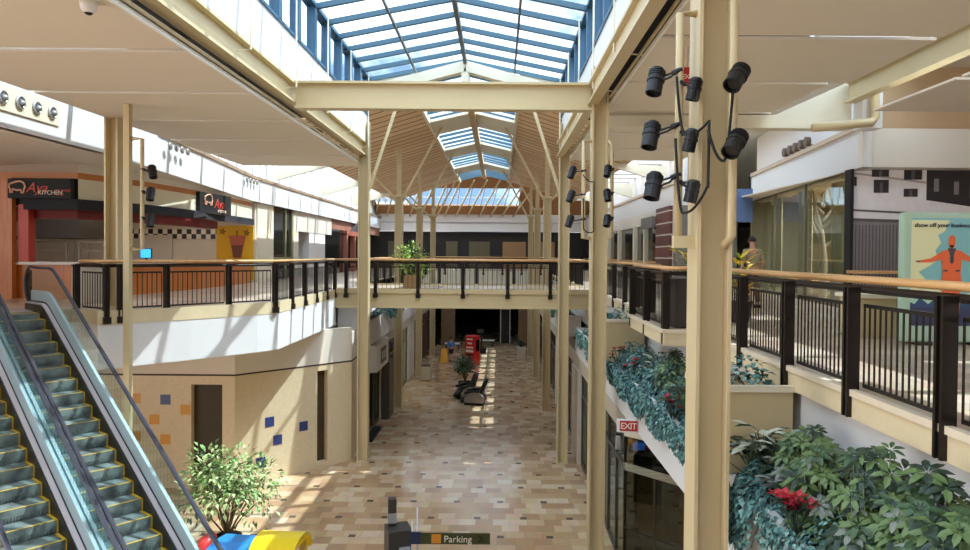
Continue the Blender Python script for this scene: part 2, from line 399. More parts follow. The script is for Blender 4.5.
# soffit over the lower left area
m = MB(); m.prism([(-21, 10.6), (-12.9, 10.6)] + LE + [(-5.6, 24.6), (-21, 24.6)], Z(-2.45) - 0.02, Z(-2.45)); struct(m.build('ceiling_lower_left', OFFWHITE))
m = MB(); m.box(-21, -5.85, 24.6, Y1, Z(-2.62), Z(-2.58)); struct(m.build('ceiling_lower_left_far', OFFWHITE))
m = MB(); m.box(3.6, 18, Y0, Y1, Z(-2.72), Z(-2.7)); struct(m.build('ceiling_lower_right', OFFWHITE))
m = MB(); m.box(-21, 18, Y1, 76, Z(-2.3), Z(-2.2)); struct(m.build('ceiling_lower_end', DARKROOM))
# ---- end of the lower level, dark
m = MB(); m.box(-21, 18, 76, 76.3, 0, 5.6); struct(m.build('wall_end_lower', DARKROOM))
# ---- outer walls
m = MB(); m.box(-21.3, -21, 8, 76, 0, Z(5)); struct(m.build('wall_left_outer', OFFWHITE))
m = MB(); m.box(18, 18.3, -2, 76, 0, Z(5)); struct(m.build('wall_right_outer', OFFWHITE))

# ---- steel columns: H sections, each one its own object
def column(x, y, z0, z1, label, w=0.34, dp=0.36, m_=CREAM):
    mb = MB(); t = 0.035
    mb.box(x - w / 2, x - w / 2 + t, y - dp / 2, y + dp / 2, z0, z1); mb.box(x + w / 2 - t, x + w / 2, y - dp / 2, y + dp / 2, z0, z1)
    mb.box(x - w / 2 + t, x + w / 2 - t, y - 0.03, y + 0.03, z0, z1)
    mb.box(x - w / 2 - 0.02, x + w / 2 + 0.02, y - dp / 2 - 0.02, y + dp / 2 + 0.02, z0, z0 + 0.03)
    return struct(mb.build('column', m_), label)
ordw = ['first', 'second', 'third', 'fourth', 'fifth', 'sixth']
for i, y in enumerate((7, 15, 23, 31, 39, 47)):
    top = {7: 4.4, 15: 4.0, 23: 4.3}.get(y, 2.55)
    column(2.1 if y == 7 else XR, y, 0.0, Z(top), 'cream steel column on the planter side, %s from the camera' % ordw[i])
for i, y in enumerate((23, 31, 39, 47)):
    top = {23: 4.3}.get(y, 2.55)
    column(XL, y, 0.0, Z(top), 'cream steel column on the food stall side, %s from the escalators' % ordw[i])
column(-8.62, 15.75, UP, Z(2.98), 'cream steel column inside the curved railing beside the escalators', w=0.3, dp=0.42)
for y in (31, 39, 47):
    for x in (XL, XR):
        m = MB(); m.box(x - .1, x + .1, y - .1, y + .1, Z(2.55), Z(4.72)); m.box(x - .2, x + .2, y - .2, y + .2, Z(2.5), Z(2.58)); struct(m.build('column_top', CREAM))
m = MB(); m.box(-7.64, -7.52, 14.22, 14.36, 0, Z(2.99)); struct(m.build('column_post', CREAM), 'slim cream post rising beside the escalators to the ceiling panels')

# ---- branching struts above the columns
def struts(x, y, h0, tips, label):
    r = None
    for (dx, dy, h1) in tips:
        mb = MB(); mb.beam((x + (0.17 if dx > 0 else -0.17 if dx < 0 else 0), y + dy * 0.05, Z(h0)), (x + dx, y + dy, Z(h1)), 0.075, 0.1)
        struct(mb.build('trim_roof_strut', CREAM), label)
def vault_h(x): return 5.6 - 0.316 * (abs(x - AX) - 1.83)
for y in (31, 39, 47):
    for x, s in ((XL, 1), (XR, -1)):
        struts(x, y, 2.45, [(s * 1.9, 0, vault_h(x + s * 1.9) - .08), (-s * 2.1, 0, vault_h(x - s * 2.1) - .08)], None)
for x, s in ((XL, 1), (XR, -1)):
    struts(x, 23, 2.1, [(s * 1.02, 0, 4.75)], None)

# ---- longitudinal eaves beams and the cross beams
def ibeam(a, b, h, w, label=None, tf=0.05, tw=0.04):
    mb = MB(); a, b = Vector(a), Vector(b); up = Vector((0, 0, 1))
    mb.beam(a, b, tw, h - 2 * tf); mb.beam(a + up * (h / 2 - tf / 2), b + up * (h / 2 - tf / 2), w, tf); mb.beam(a - up * (h / 2 - tf / 2), b - up * (h / 2 - tf / 2), w, tf)
    return struct(mb.build('trim_beam', CREAM), label)
ibeam((-4.5, -4, Z(3.43)), (-4.5, 23.0, Z(3.43)), 0.46, 0.26, 'cream roof beam running along the skylight above the left ceiling panels')
ibeam((1.97, -4, Z(3.43)), (1.97, 23.0, Z(3.43)), 0.46, 0.22, 'cream roof beam running along the skylight above the right ceiling panels')
ibeam((-4.36, 15, Z(3.36)), (2.02, 15, Z(3.36)), 0.58, 0.3, 'wide cream cross beam spanning the atrium under the skylight')
ibeam((-4.36, 7, Z(3.36)), (2.02, 7, Z(3.36)), 0.58, 0.3)
# tapered girder from the second column into the side aisle
m = MB(); m.slab3([(2.4, 16.1, Z(2.97)), (8.05, 16.1, Z(2.97)), (8.05, 16.1, Z(4.05)), (6.3, 16.1, Z(3.25)), (2.4, 16.1, Z(3.2))], (0, 0.16, 0)); m.box(2.34, 8.05, 16.0, 16.36, Z(2.93), Z(2.97))
struct(m.build('trim_tapered_girder', CREAM_W), 'cream tapered girder across the right aisle ceiling')
for y in (31, 39, 47):
    m = MB(); m.slab3([(-7.2, y, Z(3.95)), (-9.9, y, Z(3.2)), (-9.9, y, Z(3.95)), (-7.2, y, Z(4.1))], (0, 0.2, 0)); struct(m.build('trim_tapered_girder', CREAM_W))
    m = MB(); m.slab3([(4.9, y, Z(3.95)), (7.4, y, Z(3.2)), (7.4, y, Z(3.95)), (4.9, y, Z(4.1))], (0, 0.2, 0)); struct(m.build('trim_tapered_girder', CREAM_W))
# beam and haunch over the side aisle on the right, with its duct box
ibeam((7.95, -2, Z(3.75)), (7.95, 16.0, Z(3.75)), 0.5, 0.26, 'cream beam running along the right aisle ceiling')
m = MB(); m.box(8.1, 8.55, 15.7, 16.1, Z(2.9), Z(4.2)); struct(m.build('trim_beam_seat', WHITE))
m = MB(); m.tube([(7.78, -2, Z(4.1)), (7.78, 15.6, Z(4.1)), (8.3, 15.55, Z(4.0)), (8.3, 15.55, Z(3.1)), (8.2, 15.5, Z(2.98)), (6.9, 15.5, Z(2.85))], 0.1, 8)
struct(m.build('trim_drain_pipe', CREAM, smooth=True), 'cream drain pipe following the right aisle beam and turning down')

# ---- ceiling panels: every panel hangs on its own
def panel(x0, x1, y0, y1, h, label=None):
    mb = MB(); mb.box(x0, x1, y0, y1, Z(h), Z(h) + 0.045, 0)
    return struct(mb.build('ceiling_panel', [PANEL], bevel=0.004), label)
ys = [2.25 + 2.75 * k for k in range(8)]
STAIN = None
for k, y in enumerate(ys):
    if y < 23: panel(-8.85, -4.69, y + 0.07, y + 2.66, 3.0)
    if y < 23: panel(2.4, 6.55 if y < 13 else 6.2, y + 0.07, y + 2.66, 3.27)
for y in (3.5, 6.25, 9.0, 11.75): panel(7.65, 12.4, y + 0.07, y + 2.66, 3.0)
m = MB()
for x0, x1, h in ((-8.9, -4.69, 3.0), (2.36, 6.3, 3.27)):
    for y in ys[1:]:
        m.box(x0 + .1, x1 - .1, y - 0.3, y + 0.3, Z(h) + 0.25, Z(h) + 0.28)
struct(m.build('ceiling_panel_rails', PLENUM))
# white edges of the panels toward the atrium
m = MB(); m.box(-4.69, -4.65, 2.2, 24.2, Z(3.0) - 0.01, Z(3.0) + 0.06); struct(m.build('trim_panel_edge', PANEL_EDGE))
m = MB(); m.box(2.36, 2.4, 2.2, 24.2, Z(3.27) - 0.01, Z(3.27) + 0.06); struct(m.build('trim_panel_edge', PANEL_EDGE))
# conduits in the gap above the panels
m = MB(); m.box(-4.62, -4.58, 2, 23, Z(3.06), Z(3.1)); struct(m.build('trim_conduit', CREAM))
m = MB(); m.box(2.3, 2.34, 2, 23, Z(3.33), Z(3.37)); struct(m.build('trim_conduit', CREAM))

# ---- roofs over the aisles (dark above the panels), glazed strips next to the outer walls
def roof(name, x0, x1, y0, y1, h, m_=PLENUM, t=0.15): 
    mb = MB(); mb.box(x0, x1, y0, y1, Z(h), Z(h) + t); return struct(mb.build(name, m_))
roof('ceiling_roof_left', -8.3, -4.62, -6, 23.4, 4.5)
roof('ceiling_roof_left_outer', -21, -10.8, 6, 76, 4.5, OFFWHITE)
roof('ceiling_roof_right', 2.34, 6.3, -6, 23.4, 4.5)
roof('ceiling_roof_right_outer', 9.4, 18, -6, 16.3, 4.5, OFFWHITE)
roof('ceiling_roof_right_far', 8.3, 18, 16.3, 76, 4.5, OFFWHITE)
roof('ceiling_roof_end', -21, 18, 60.3, 76, 3.42, OFFWHITE)
def glazed_strip(name, x0, x1, y0, y1, h, step, bar=0.14):
    g = MB(); g.box(x0, x1, y0, y1, Z(h) + 0.1, Z(h) + 0.13); o = struct(g.build(name, ROOFGLASS))
    b = MB(); n = int((y1 - y0) / step)
    for i in range(n + 1):
        y = y0 + (y1 - y0) * i / n; b.box(x0, x1, y - bar / 2, y + bar / 2, Z(h) - 0.15, Z(h) + 0.1)
    b.build('window_frame', WHITE, o)
    return o
glazed_strip('window_1', -10.8, -8.3, 6, 23.4, 4.5, 2.2)
glazed_strip('window_2', -10.8, -7.95, 23.4, 60, 4.5, 2.0)
glazed_strip('window_3', 6.3, 9.4, -4, 16.3, 4.5, 2.2)
glazed_strip('window_4', 5.66, 8.3, 23.4, 60, 4.5, 2.0, 0.5)  # extra-wide bars added to break the sun strip into floor patches
glazed_strip('window_5', 6.3, 8.3, 16.3, 23.4, 4.5, 2.0)

# ---- skylight over the atrium
EV, RG = 5.85, 6.5
def skylight(idx, y0, y1, hw, hev, hrg, step, rw, rd, purlins, mfin, first):
    g = MB()
    for s in (-1, 1):
        g.slab3([(AX + s * hw, y0, Z(hev)), (AX + s * hw, y1, Z(hev)), (AX, y1, Z(hrg)), (AX, y0, Z(hrg))], (0, 0, 0.03))
    o = struct(g.build('window_%d' % idx, ROOFGLASS), 'gabled skylight glazing over the mall')
    b = MB(); n = int(round((y1 - y0) / step))
    for i in range(n + 1):
        y = y1 - i * step
        for s in (-1, 1):
            b.beam((AX + s * hw, y, Z(hev) - rd / 2), (AX, y, Z(hrg) - rd / 2), rw, rd)
    b.build('skylight_rafters', mfin, o)
    p = MB()
    for s in (-1, 1):
        for q in purlins:
            x = AX + s * hw * q; h = hrg + (hev - hrg) * q
            p.box(x - 0.03, x + 0.03, y0, y1, Z(h) - rd - 0.05, Z(h) - rd + 0.03)
    p.box(AX - 0.06, AX + 0.06, y0, y1, Z(hrg) - rd - 0.08, Z(hrg) - 0.02)
    p.build('skylight_purlins', mat('purlin_grey', (96, 100, 102), 0.5), o)
    return o
skylight(6, -5.0, 23.43, 3.27, EV, RG, 1.143, 0.1, 0.13, (0.5,), TEAL, True)
# clerestory windows and the white wall below them
for idx, x, s in ((7, XL, -1), (8, XR, 1)):
    g = MB(); g.box(x - 0.01, x + 0.01, -5, 23.4, Z(4.6), Z(EV)); o = struct(g.build('window_%d' % idx, ROOFGLASS), 'clerestory glazing along the skylight')
    b = MB(); y = 23.2
    while y > -5:
        b.box(x - 0.1, x + 0.1, y - 0.1, y + 0.1, Z(4.6), Z(EV)); y -= 1.333
    b.box(x - 0.12, x + 0.12, -5, 23.4, Z(EV) - 0.08, Z(EV) + 0.02); b.box(x - 0.1, x + 0.1, -5, 23.4, Z(4.56), Z(4.62))
    b.build('window_frame', TEAL_D, o)
    w = MB(); w.box(x - 0.08 + s * 0.02, x + 0.08 + s * 0.02, -5, 23.4, Z(3.67), Z(4.56)); struct(w.build('wall_clerestory_left' if s < 0 else 'wall_clerestory_right', WHITE), 'white wall band below the clerestory windows')
    r = MB(); y = 22.6
    while y > 0:
        r.tube([(x - s * 0.2, y, Z(EV) - 0.1), (x - s * 0.2, y, Z(3.45)), (x - s * 0.2 + s * 0.5, y, Z(3.4))], 0.018, 6); y -= 2.667
    struct(r.build('trim_hanger_rods', CREAM_W))
# gable between the atrium skylight and the vault
m = MB()
for s in (-1, 1):
    m.slab3([(AX + s * 3.27, 23.5, Z(5.0)), (AX + s * 1.8, 23.5, Z(5.62)), (AX + s * 1.8, 23.5, Z(6.12)), (AX + s * 3.27, 23.5, Z(5.83))], (0, 0.1, 0))
struct(m.build('wall_gable_infill', mat('gable_white', (212, 208, 200), 0.6)))
m = MB()
for s in (-1, 1): m.beam((AX + s * 3.4, 23.35, Z(5.3)), (AX, 23.35, Z(6.22)), 0.34, 0.34)
m.box(AX - .12, AX + .12, 23.2, 23.5, Z(5.5), Z(6.25)); struct(m.build('trim_gable_arch', CREAM_W), 'pale cream gable arch rib closing the first skylight')
# ---- wooden vault and its narrow skylight
for s in (-1, 1):
    x0, x1 = AX + s * 1.83, AX + s * 6.8
    m = MB(); m.slab3([(x0, 23.55, Z(5.6)), (x1, 23.55, Z(4.03)), (x1, 53.5, Z(4.03)), (x0, 53.5, Z(5.6))], (0, 0, 0.12))
    struct(m.build('ceiling_vault_left' if s < 0 else 'ceiling_vault_right', VAULT), 'sloping timber board ceiling beside the narrow skylight')
    m = MB(); m.box(x0 - 0.06, x0 + 0.06, 23.5, 53.5, Z(5.45), Z(5.8)); struct(m.build('trim_vault_edge', CREAM_W))
skylight(9, 23.6, 53.5, 1.83, 5.72, 6.15, 1.143, 0.07, 0.12, (), TEAL, False)
m = MB(); m.box(AX - 0.13, AX + 0.13, 23.6, 53.5, Z(5.75), Z(6.1)); struct(m.build('trim_ridge_beam', mat('ridge_beam_tan', (196, 168, 128), 0.6)))
for y in (27, 31, 35, 39, 43, 47, 51):
    w = 1.55 if y in (31, 39, 47) else 0.1
    if w < .5: continue
    m = MB()
    for s in (-1, 1):
        m.slab3([(AX + s * 1.83, y - w, Z(5.5)), (AX, y - w, Z(5.93)), (AX, y + w, Z(5.93)), (AX + s * 1.83, y + w, Z(5.5))], (0, 0, 0.12))
    struct(m.build('trim_skylight_rib', CREAM_W), None)
# hipped end with a slanted window band
def hip(x, t): return (x, 53.5 + t * 6.5, Z(5.9 - t * 2.6))
m = MB()
for (t0, t1) in ((0, 0.27), (0.72, 1.0)):
    m.slab3([hip(-12, t0), hip(9, t0), hip(9, t1), hip(-12, t1)], (0, 0.05, 0.1))
m.slab3([hip(-12, 0.27), hip(-10.2, 0.27), hip(-10.2, 0.72), hip(-12, 0.72)], (0, 0.05, 0.1)); m.slab3([hip(1.6, 0.27), hip(9, 0.27), hip(9, 0.72), hip(1.6, 0.72)], (0, 0.05, 0.1))
struct(m.build('ceiling_hip_end', mat('hip_timber', (176, 122, 72), 0.6)), 'timber clad sloping end of the vault')
m = MB(); m.slab3([hip(-10.2, 0.27), hip(1.6, 0.27), hip(1.6, 0.72), hip(-10.2, 0.72)], (0, 0.03, 0.05)); o = struct(m.build('window_10', ROOFGLASS), 'slanted window band at the far end of the mall')
m = MB()
for k in range(13):
    x = -10.2 + k * 0.98; m.beam(hip(x - .2, 0.72), hip(x + .2, 0.27), 0.08, 0.1)
m.beam(hip(-10.2, .5), hip(1.6, .5), .06, .06)
m.build('window_frame', WHITE, o)
for k in range(13):
    m = MB(); x = -9.4 + k * .98; a, b = Vector(hip(x - 1.2, 1.0)), Vector(hip(x + .6, 0.05)); m.beam(a + Vector((0, -.2, -.1)), b + Vector((0, -.2, -.1)), 0.1, 0.14); struct(m.build('trim_hip_rafter', CREAM))
# upper end wall: white fascia, dark shop front below
m = MB(); m.box(-21, 18, 59.9, 60.3, Z(1.95), Z(3.4)); m.box(-21, 18, 59.7, 59.9, Z(2.75), Z(3.4))
m.box(-21, 18, 59.8, 59.9, Z(2.66), Z(2.72), 1); struct(m.build('wall_end_upper', [WHITE, ALU]), 'white fascia over the dark shop front at the far end')
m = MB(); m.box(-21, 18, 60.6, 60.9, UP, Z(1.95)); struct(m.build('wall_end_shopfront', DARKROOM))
TANP = mat('tan_board', (150, 116, 78), 0.6); OLV = mat('olive_board', (92, 84, 58), 0.6)
for (x0, x1, m_) in ((-4.6, -3.6, OLV), (-2.6, -.8, OLV), (.3, 2.3, TANP), (3.6, 4.8, TANP), (-9.6, -8.2, OLV)):
    m = MB(); m.box(x0, x1, 60.5, 60.58, UP, Z(1.1)); struct(m.build('trim_shopfront_board', m_))
# ================================================================== GALLERY WALLS
def band(name, pts, m_, t=0.15, side=1, label=None):
    """pts: (x, y, hbot, htop) along a plan line"""
    mb = MB(); n = len(pts); P = [Vector((p[0], p[1])) for p in pts]
    off = []
    for i in range(n):
        d = (P[min(i + 1, n - 1)] - P[max(i - 1, 0)]).normalized(); off.append(P[i] + Vector((-d.y, d.x)) * side * t)
    v = [(P[i].x, P[i].y, Z(pts[i][2])) for i in range(n)] + [(P[i].x, P[i].y, Z(pts[i][3])) for i in range(n)] + [(off[i].x, off[i].y, Z(pts[i][3])) for i in range(n)] + [(off[i].x, off[i].y, Z(pts[i][2])) for i in range(n)]
    f = [(a * n + i, a * n + i + 1, ((a + 1) % 4) * n + i + 1, ((a + 1) % 4) * n + i) for i in range(n - 1) for a in range(4)]
    f += [(0, n, 2 * n, 3 * n), (n - 1, 4 * n - 1, 3 * n - 1, 2 * n - 1)]
    mb.add(v, f); o = mb.build(name, m_)
    bm = bmesh.new(); bm.from_mesh(o.data); bmesh.ops.recalc_face_normals(bm, faces=bm.faces); bm.to_mesh(o.data); bm.free()
    return struct(o, label)
# left: white bulkhead, ledge on top, soffit behind
BL = [(-9.64, 8, 2.4, 3.55), (-9.64, 17.3, 2.4, 3.5), (-9.75, 20, 2.33, 3.35), (-10.0, 28.5, 2.1, 3.0), (-10.1, 60, 2.1, 3.0)]
band('wall_bulkhead_left', BL, WHITE, 0.2, 1, 'white sunlit bulkhead above the food stalls')
band('trim_ledge_left', [(p[0] + 0.06, p[1], p[3], p[3] + 0.12) for p in BL[2:]], mat('ledge_brown', (150, 124, 100), 0.6), 0.3, 1)
m = MB(); m.add([(-9.7, 8, Z(2.4)), (-9.7, 17.3, Z(2.4)), (-10.1, 28.5, Z(2.1)), (-10.1, 60, Z(2.1)), (-16, 60, Z(2.1)), (-16, 28.5, Z(2.1)), (-16, 8, Z(2.4))], [(0, 1, 2, 3, 4, 5, 6)]); struct(m.build('ceiling_soffit_left', OFFWHITE))
# white translucent glazing above the ledge
gw = None
g = MB(); y = 19.0
while y < 60: g.box(-10.5, -10.49, y - .04, y + .04, Z(3.1), Z(4.6)); y += 0.9
struct(g.build('trim_monitor_joints', mat('joint_grey', (128, 126, 124), .7)))
m = MB(); m.box(-10.8, -10.5, 6, 60, Z(2.9), Z(4.6)); struct(m.build('wall_monitor_left', WHITE), 'white sunlit monitor wall above the left ledge')
m = MB(); m.box(-14, -10.5, 5.8, 6, Z(2), Z(4.6)); struct(m.build('wall_monitor_left_end', WHITE))
# jet vents on the bulkhead
def jets(y0, n, label, sp=0.5, r=0.125):
    t = thing('air_vent_panel', label, 'vent', (-9.62, y0, Z(2.98)))
    mb = MB(); L = sp * (n - 1) + 0.55; mb.box(-9.63, -9.61, y0 - 0.28, y0 - 0.28 + L, Z(2.72), Z(3.22)); mb.build('face_plate', CREAM_W, t)
    for k in range(n):
        c = Vector((-9.61, y0 + sp * k, Z(2.97))); mb = MB()
        mb.lathe(c, [(r * 1.05, 0), (r * 1.05, 0.04), (r * .85, 0.05), (r * .85, 0.02)], 18, 0, (1, 0, 0)); mb.lathe(c, [(r * .55, 0), (r * .5, 0.08), (r * .3, 0.1)], 14, 1, (1, .3, -.5))
        mb.build('jet_nozzle', [ALU, mat('nozzle_dark', (150, 150, 148), 0.4, metal=0.3)], t, smooth=True)
jets(13.55, 4, 'cream panel of four round chrome air jets, nearest the camera')
def small_jets(px, label):
    x = -10.02 if px > 190 else -9.75; y = 700 * abs(x) / (499 - px)
    t = thing('air_vent_panel', label, 'vent', (x, y, Z(2.6)))
    for k in range(4):
        mb = MB(); mb.lathe((x + .14, y + k * 0.38, Z(3.08 if px < 190 else 2.85)), [(0.11, 0), (0.11, 0.03), (0.06, 0.04)], 12, 0, (1, 0, 0)); mb.build('jet_nozzle', mat('nozzle_grey', (150, 140, 130), 0.4, metal=0.4), t, smooth=True)
small_jets(165, 'four small grey air jets above the black pig sign'); small_jets(243, 'four small grey air jets above the yellow drink mural')

# ---- food stall facade
FP = [(-16.0, 18.4), (-11.06, 18.4), (-10.4, 20.6), (-10.1, 23.8), (-10.2, 28.9)]
band('wall_stall_tan', [(x, y, 2.05, 2.42) for x, y in FP[:2]] , mat('tan_wall', (178, 156, 136), 0.7, var=.03), 0.15, 1)
band('wall_stall_tan', [(x, y, 2.05, 2.42) for x, y in FP[1:]], OFFWHITE, 0.15, 1)
band('trim_orange_band', [(x, y - .03, 1.9, 2.06) for x, y in FP], mat('orange_band', (190, 118, 56), 0.45), 0.2, 1, 'orange wooden band running above the food stall signs')
band('wall_stall_fascia', [(x, y, 1.34, 1.9) for x, y in FP[1:]], CREAM_W, 0.15, 1, 'cream fascia above the stall awning')
band('wall_stall_header', [(-16, 18.4, 1.2, 1.9), (-11.06, 18.4, 1.2, 1.9)], BLACKM, 0.15, 1)
aw = [(x + .12, y - .1, 1.12, 1.38) for x, y in FP[1:]]
AWN = mat('black_valance', (34, 33, 40), 0.8)
t = thing('stall_awning', 'dark scalloped awning valance over the food stall opening', 'awning', (-10.6, 20, Z(1.2)))
def band_part(name, pts, m_, parent, t_=0.06):
    o = band(name, pts, m_, t_, 1); del o['kind']
    o.parent = parent; o.matrix_parent_inverse = parent_inv(parent); return o
band_part('valance', [(-12.4, 18.25, 1.08, 1.36), (-11.0, 18.25, 1.08, 1.36)] + aw[1:], AWN, t)
band_part('red_underside', [(-12.4, 18.6, 0.86, 1.16), (-11.2, 18.6, 0.86, 1.16)] + [(x - .25, min(y, 25.5) + .2, .86, 1.14) for x, y, a, b in aw[1:]], mat('dark_red_cloth', (112, 28, 22), 0.7), t, 0.4)
# orange wood pilaster with big dark round letters
t = thing('wooden_pilaster', 'orange wooden wall panel with big black round letters beside the red pillar', 'panel', (-13.3, 18.3, UP))
m = MB(); m.box(-15.2, -12.68, 18.22, 18.4, UP, Z(1.9)); m.build('board', ORANGE_WOOD, t)
m = MB()
for h in (0.98, -0.02):
    pts = [(-13.5 + 0.42 * math.cos(a), 18.2, Z(h) + 0.42 * math.sin(a)) for a in [2 * PI * k / 24 * (1 if h > .5 else 0.84) + (0 if h > .5 else -.9) for k in range(25)]]
    m.tube(pts, 0.085, 6)
m.box(-13.8, -13.1, 18.17, 18.22, Z(0.5), Z(0.6)); m.build('lettering', BLACKM, t)
m = MB(); m.box(-12.62, -12.34, 18.36, 18.66, Z(-.29), Z(1.22)); tag(m.build('stall_pillar', mat('red_orange_paint', (190, 54, 24), 0.45), bevel=.01), 'bright red-orange pillar at the end of the food stall counter', 'pillar')
# stall signs
def pig(mb, c, s, right=(1, 0, 0)):
    R = Vector(right).normalized(); U = Vector((0, 0, 1)); c = Vector(c)
    pts = [(-1.0, .1), (-.95, .45), (-.6, .62), (-.2, .75), (.3, .82), (.75, .6), (.9, .15), (.75, -.2), (.7, -.55), (.45, -.55), (.4, -.2), (-.1, -.25), (-.55, -.1), (-.6, -.5), (-.85, -.5), (-.85, -.1), (-1.0, .1)]
    mb.tube([c + R * (a * s) + U * (b * s) for a, b in pts], 0.024, 6)
LETW = mat('sign_white_letters', (226, 214, 196), 0.5); LETR = mat('sign_red_letters', (206, 66, 48), 0.5); LETC = mat('sign_peach_line', (232, 176, 140), 0.5)
t = thing('stall_sign', 'long black food stall sign with pig outline, red script and white capitals', 'sign', (-11.9, 18.2, Z(1.6)))
m = MB(); m.box(-12.74, -11.1, 18.14, 18.3, Z(1.36), Z(1.87)); bd = m.build('board', BLACKM, t, bevel=.01)
m = MB(); pig(m, (-12.46, 18.12, Z(1.62)), 0.22); m.build('pig_outline', LETC, bd)
text_part('red_script', 'Aya', 0.36, LETR, bd, face_mtx((-12.25, 18.125, Z(1.52)), **FRONT), shear=0.35)
text_part('white_lettering', 'KITCHEN', 0.15, LETW, bd, face_mtx((-11.93, 18.12, Z(1.46)), **FRONT))
text_part('small_lettering', 'HOT FOODS', 0.075, LETR, bd, face_mtx((-11.52, 18.12, Z(1.54)), **FRONT))
text_part('small_lettering', 'TO GO', 0.06, LETR, bd, face_mtx((-11.46, 18.12, Z(1.44)), **FRONT))
d2 = Vector((-10.1 + 10.13, 23.8 - 23.2, 0)); d2 = Vector((-0.09, 0.32, 0)); R2 = Vector((0.094, 1.0, 0)).normalized()
t = thing('stall_sign', 'small square black pig sign on the cream fascia', 'sign', (-10.0, 23.9, Z(1.6)))
m = MB(); m.obox((-9.97, 24.5, Z(1.68)), R2, (-R2.y, R2.x, 0), (0, 0, 1), 1.1, 0.07, 0.35); bd = m.build('board', BLACKM, t)
m = MB(); pig(m, Vector((-9.88, 24.5, Z(1.76))) - R2 * .55, 0.27, R2); m.build('pig_outline', LETC, bd)
text_part('red_script', 'Aya', 0.46, LETR, bd, face_mtx(Vector((-9.89, 24.5, Z(1.55))) - R2 * .15, R2, (0, 0, 1)), shear=.3)
text_part('white_lettering', 'KITCHEN', 0.14, LETW, bd, face_mtx(Vector((-9.89, 24.5, Z(1.4))) + R2 * 0.1, R2, (0, 0, 1)))
# counter
t = thing('stall_counter', 'orange wooden food stall counter with pale top', 'counter', (-11.3, 19, UP))
CT = [(-12.86, 18.45), (-11.1, 18.45), (-10.45, 20.6), (-10.15, 23.8), (-10.25, 28.9)]
band_part('front', [(x, y, -1.25, -.36) for x, y in CT], ORANGE_WOOD, t, .12)
band_part('worktop', [(x + .12, y - .1, -.36, -.29) for x, y in CT], mat('counter_top', (206, 196, 184), 0.3), t, .7)
# stall rear wall (checker band) and yellow drink mural
def checker():
    m = bpy.data.materials.new('checker_tiles'); m.use_nodes = True; N, L = nodes_of(m); b = N['Principled BSDF']
    tc = N.new('ShaderNodeTexCoord'); ck = N.new('ShaderNodeTexChecker'); ck.inputs['Scale'].default_value = 1 / 0.2; mp = N.new('ShaderNodeMapping'); mp.inputs['Location'].default_value = (0.01, 0.013, 0.001)
    L.new(tc.outputs['Object'], mp.inputs[0]); L.new(mp.outputs[0], ck.inputs[0]); ck.inputs[1].default_value = lin((226, 220, 208)); ck.inputs[2].default_value = lin((24, 22, 22)); L.new(ck.outputs[0], b.inputs['Base Color']); b.inputs['Roughness'].default_value = .4
    return m
m = MB(); m.box(-21, -10.2, 29.2, 29.4, UP, Z(2.1)); rw = struct(m.build('wall_stall_rear', mat('stall_white_tile', (206, 198, 184), 0.5)), 'pale rear wall of the food stall with black and white checker band')
m = MB(); m.box(-21, -11.78, 29.15, 29.2, 7.402, 7.798); m.build('checker_band', checker(), rw)
m = MB(); m.box(-15.0, -13.6, 29.1, 29.2, UP, Z(.7)); m.build('service_door', mat('service_door_white', (196, 190, 180), 0.5), rw)
t = thing('drink_mural', 'yellow mural with pink iced drink cup inside the food stall', 'mural', (-10.95, 29.15, UP))
m = MB(); m.box(-11.75, -10.22, 29.1, 29.18, Z(-1.15), Z(1.1)); m.build('board', mat('mural_yellow', (214, 164, 22), 0.6), t)
m = MB(); m.slab3([(-11.2, 29.09, Z(.62)), (-11.03, 29.09, Z(-.22)), (-10.72, 29.09, Z(-.22)), (-10.55, 29.09, Z(.62))], (0, -.02, 0)); m.slab3([(-11.12, 29.06, Z(.3)), (-11.03, 29.06, Z(-.2)), (-10.72, 29.06, Z(-.2)), (-10.63, 29.06, Z(.3))], (0, -.02, 0), 1)
m.slab3([(-11.24, 29.07, Z(.6)), (-10.51, 29.07, Z(.6)), (-10.56, 29.07, Z(.7)), (-11.19, 29.07, Z(.7))], (0, -.02, 0)); m.box(-10.9, -10.86, 29.06, 29.08, Z(.7), Z(.92), 1)
m.build('drink_cup', [mat('cup_pink', (176, 92, 70), 0.6), mat('cup_dark', (112, 58, 44), 0.6)], t)
for cx, ch in ((-11.5, .86), (-10.5, .82), (-11.5, -.5), (-10.45, -.48), (-11.0, -.62)):
    m = MB()
    for k in range(5):
        a = k * 1.3; m.leaf((cx, 29.09, Z(ch)), (math.cos(a), 0, math.sin(a)), (0, -1, 0), .16, .07, 0, .02, 0)
    m.build('fruit_sketch', mat('mural_brown', (110, 76, 30), 0.7), t)
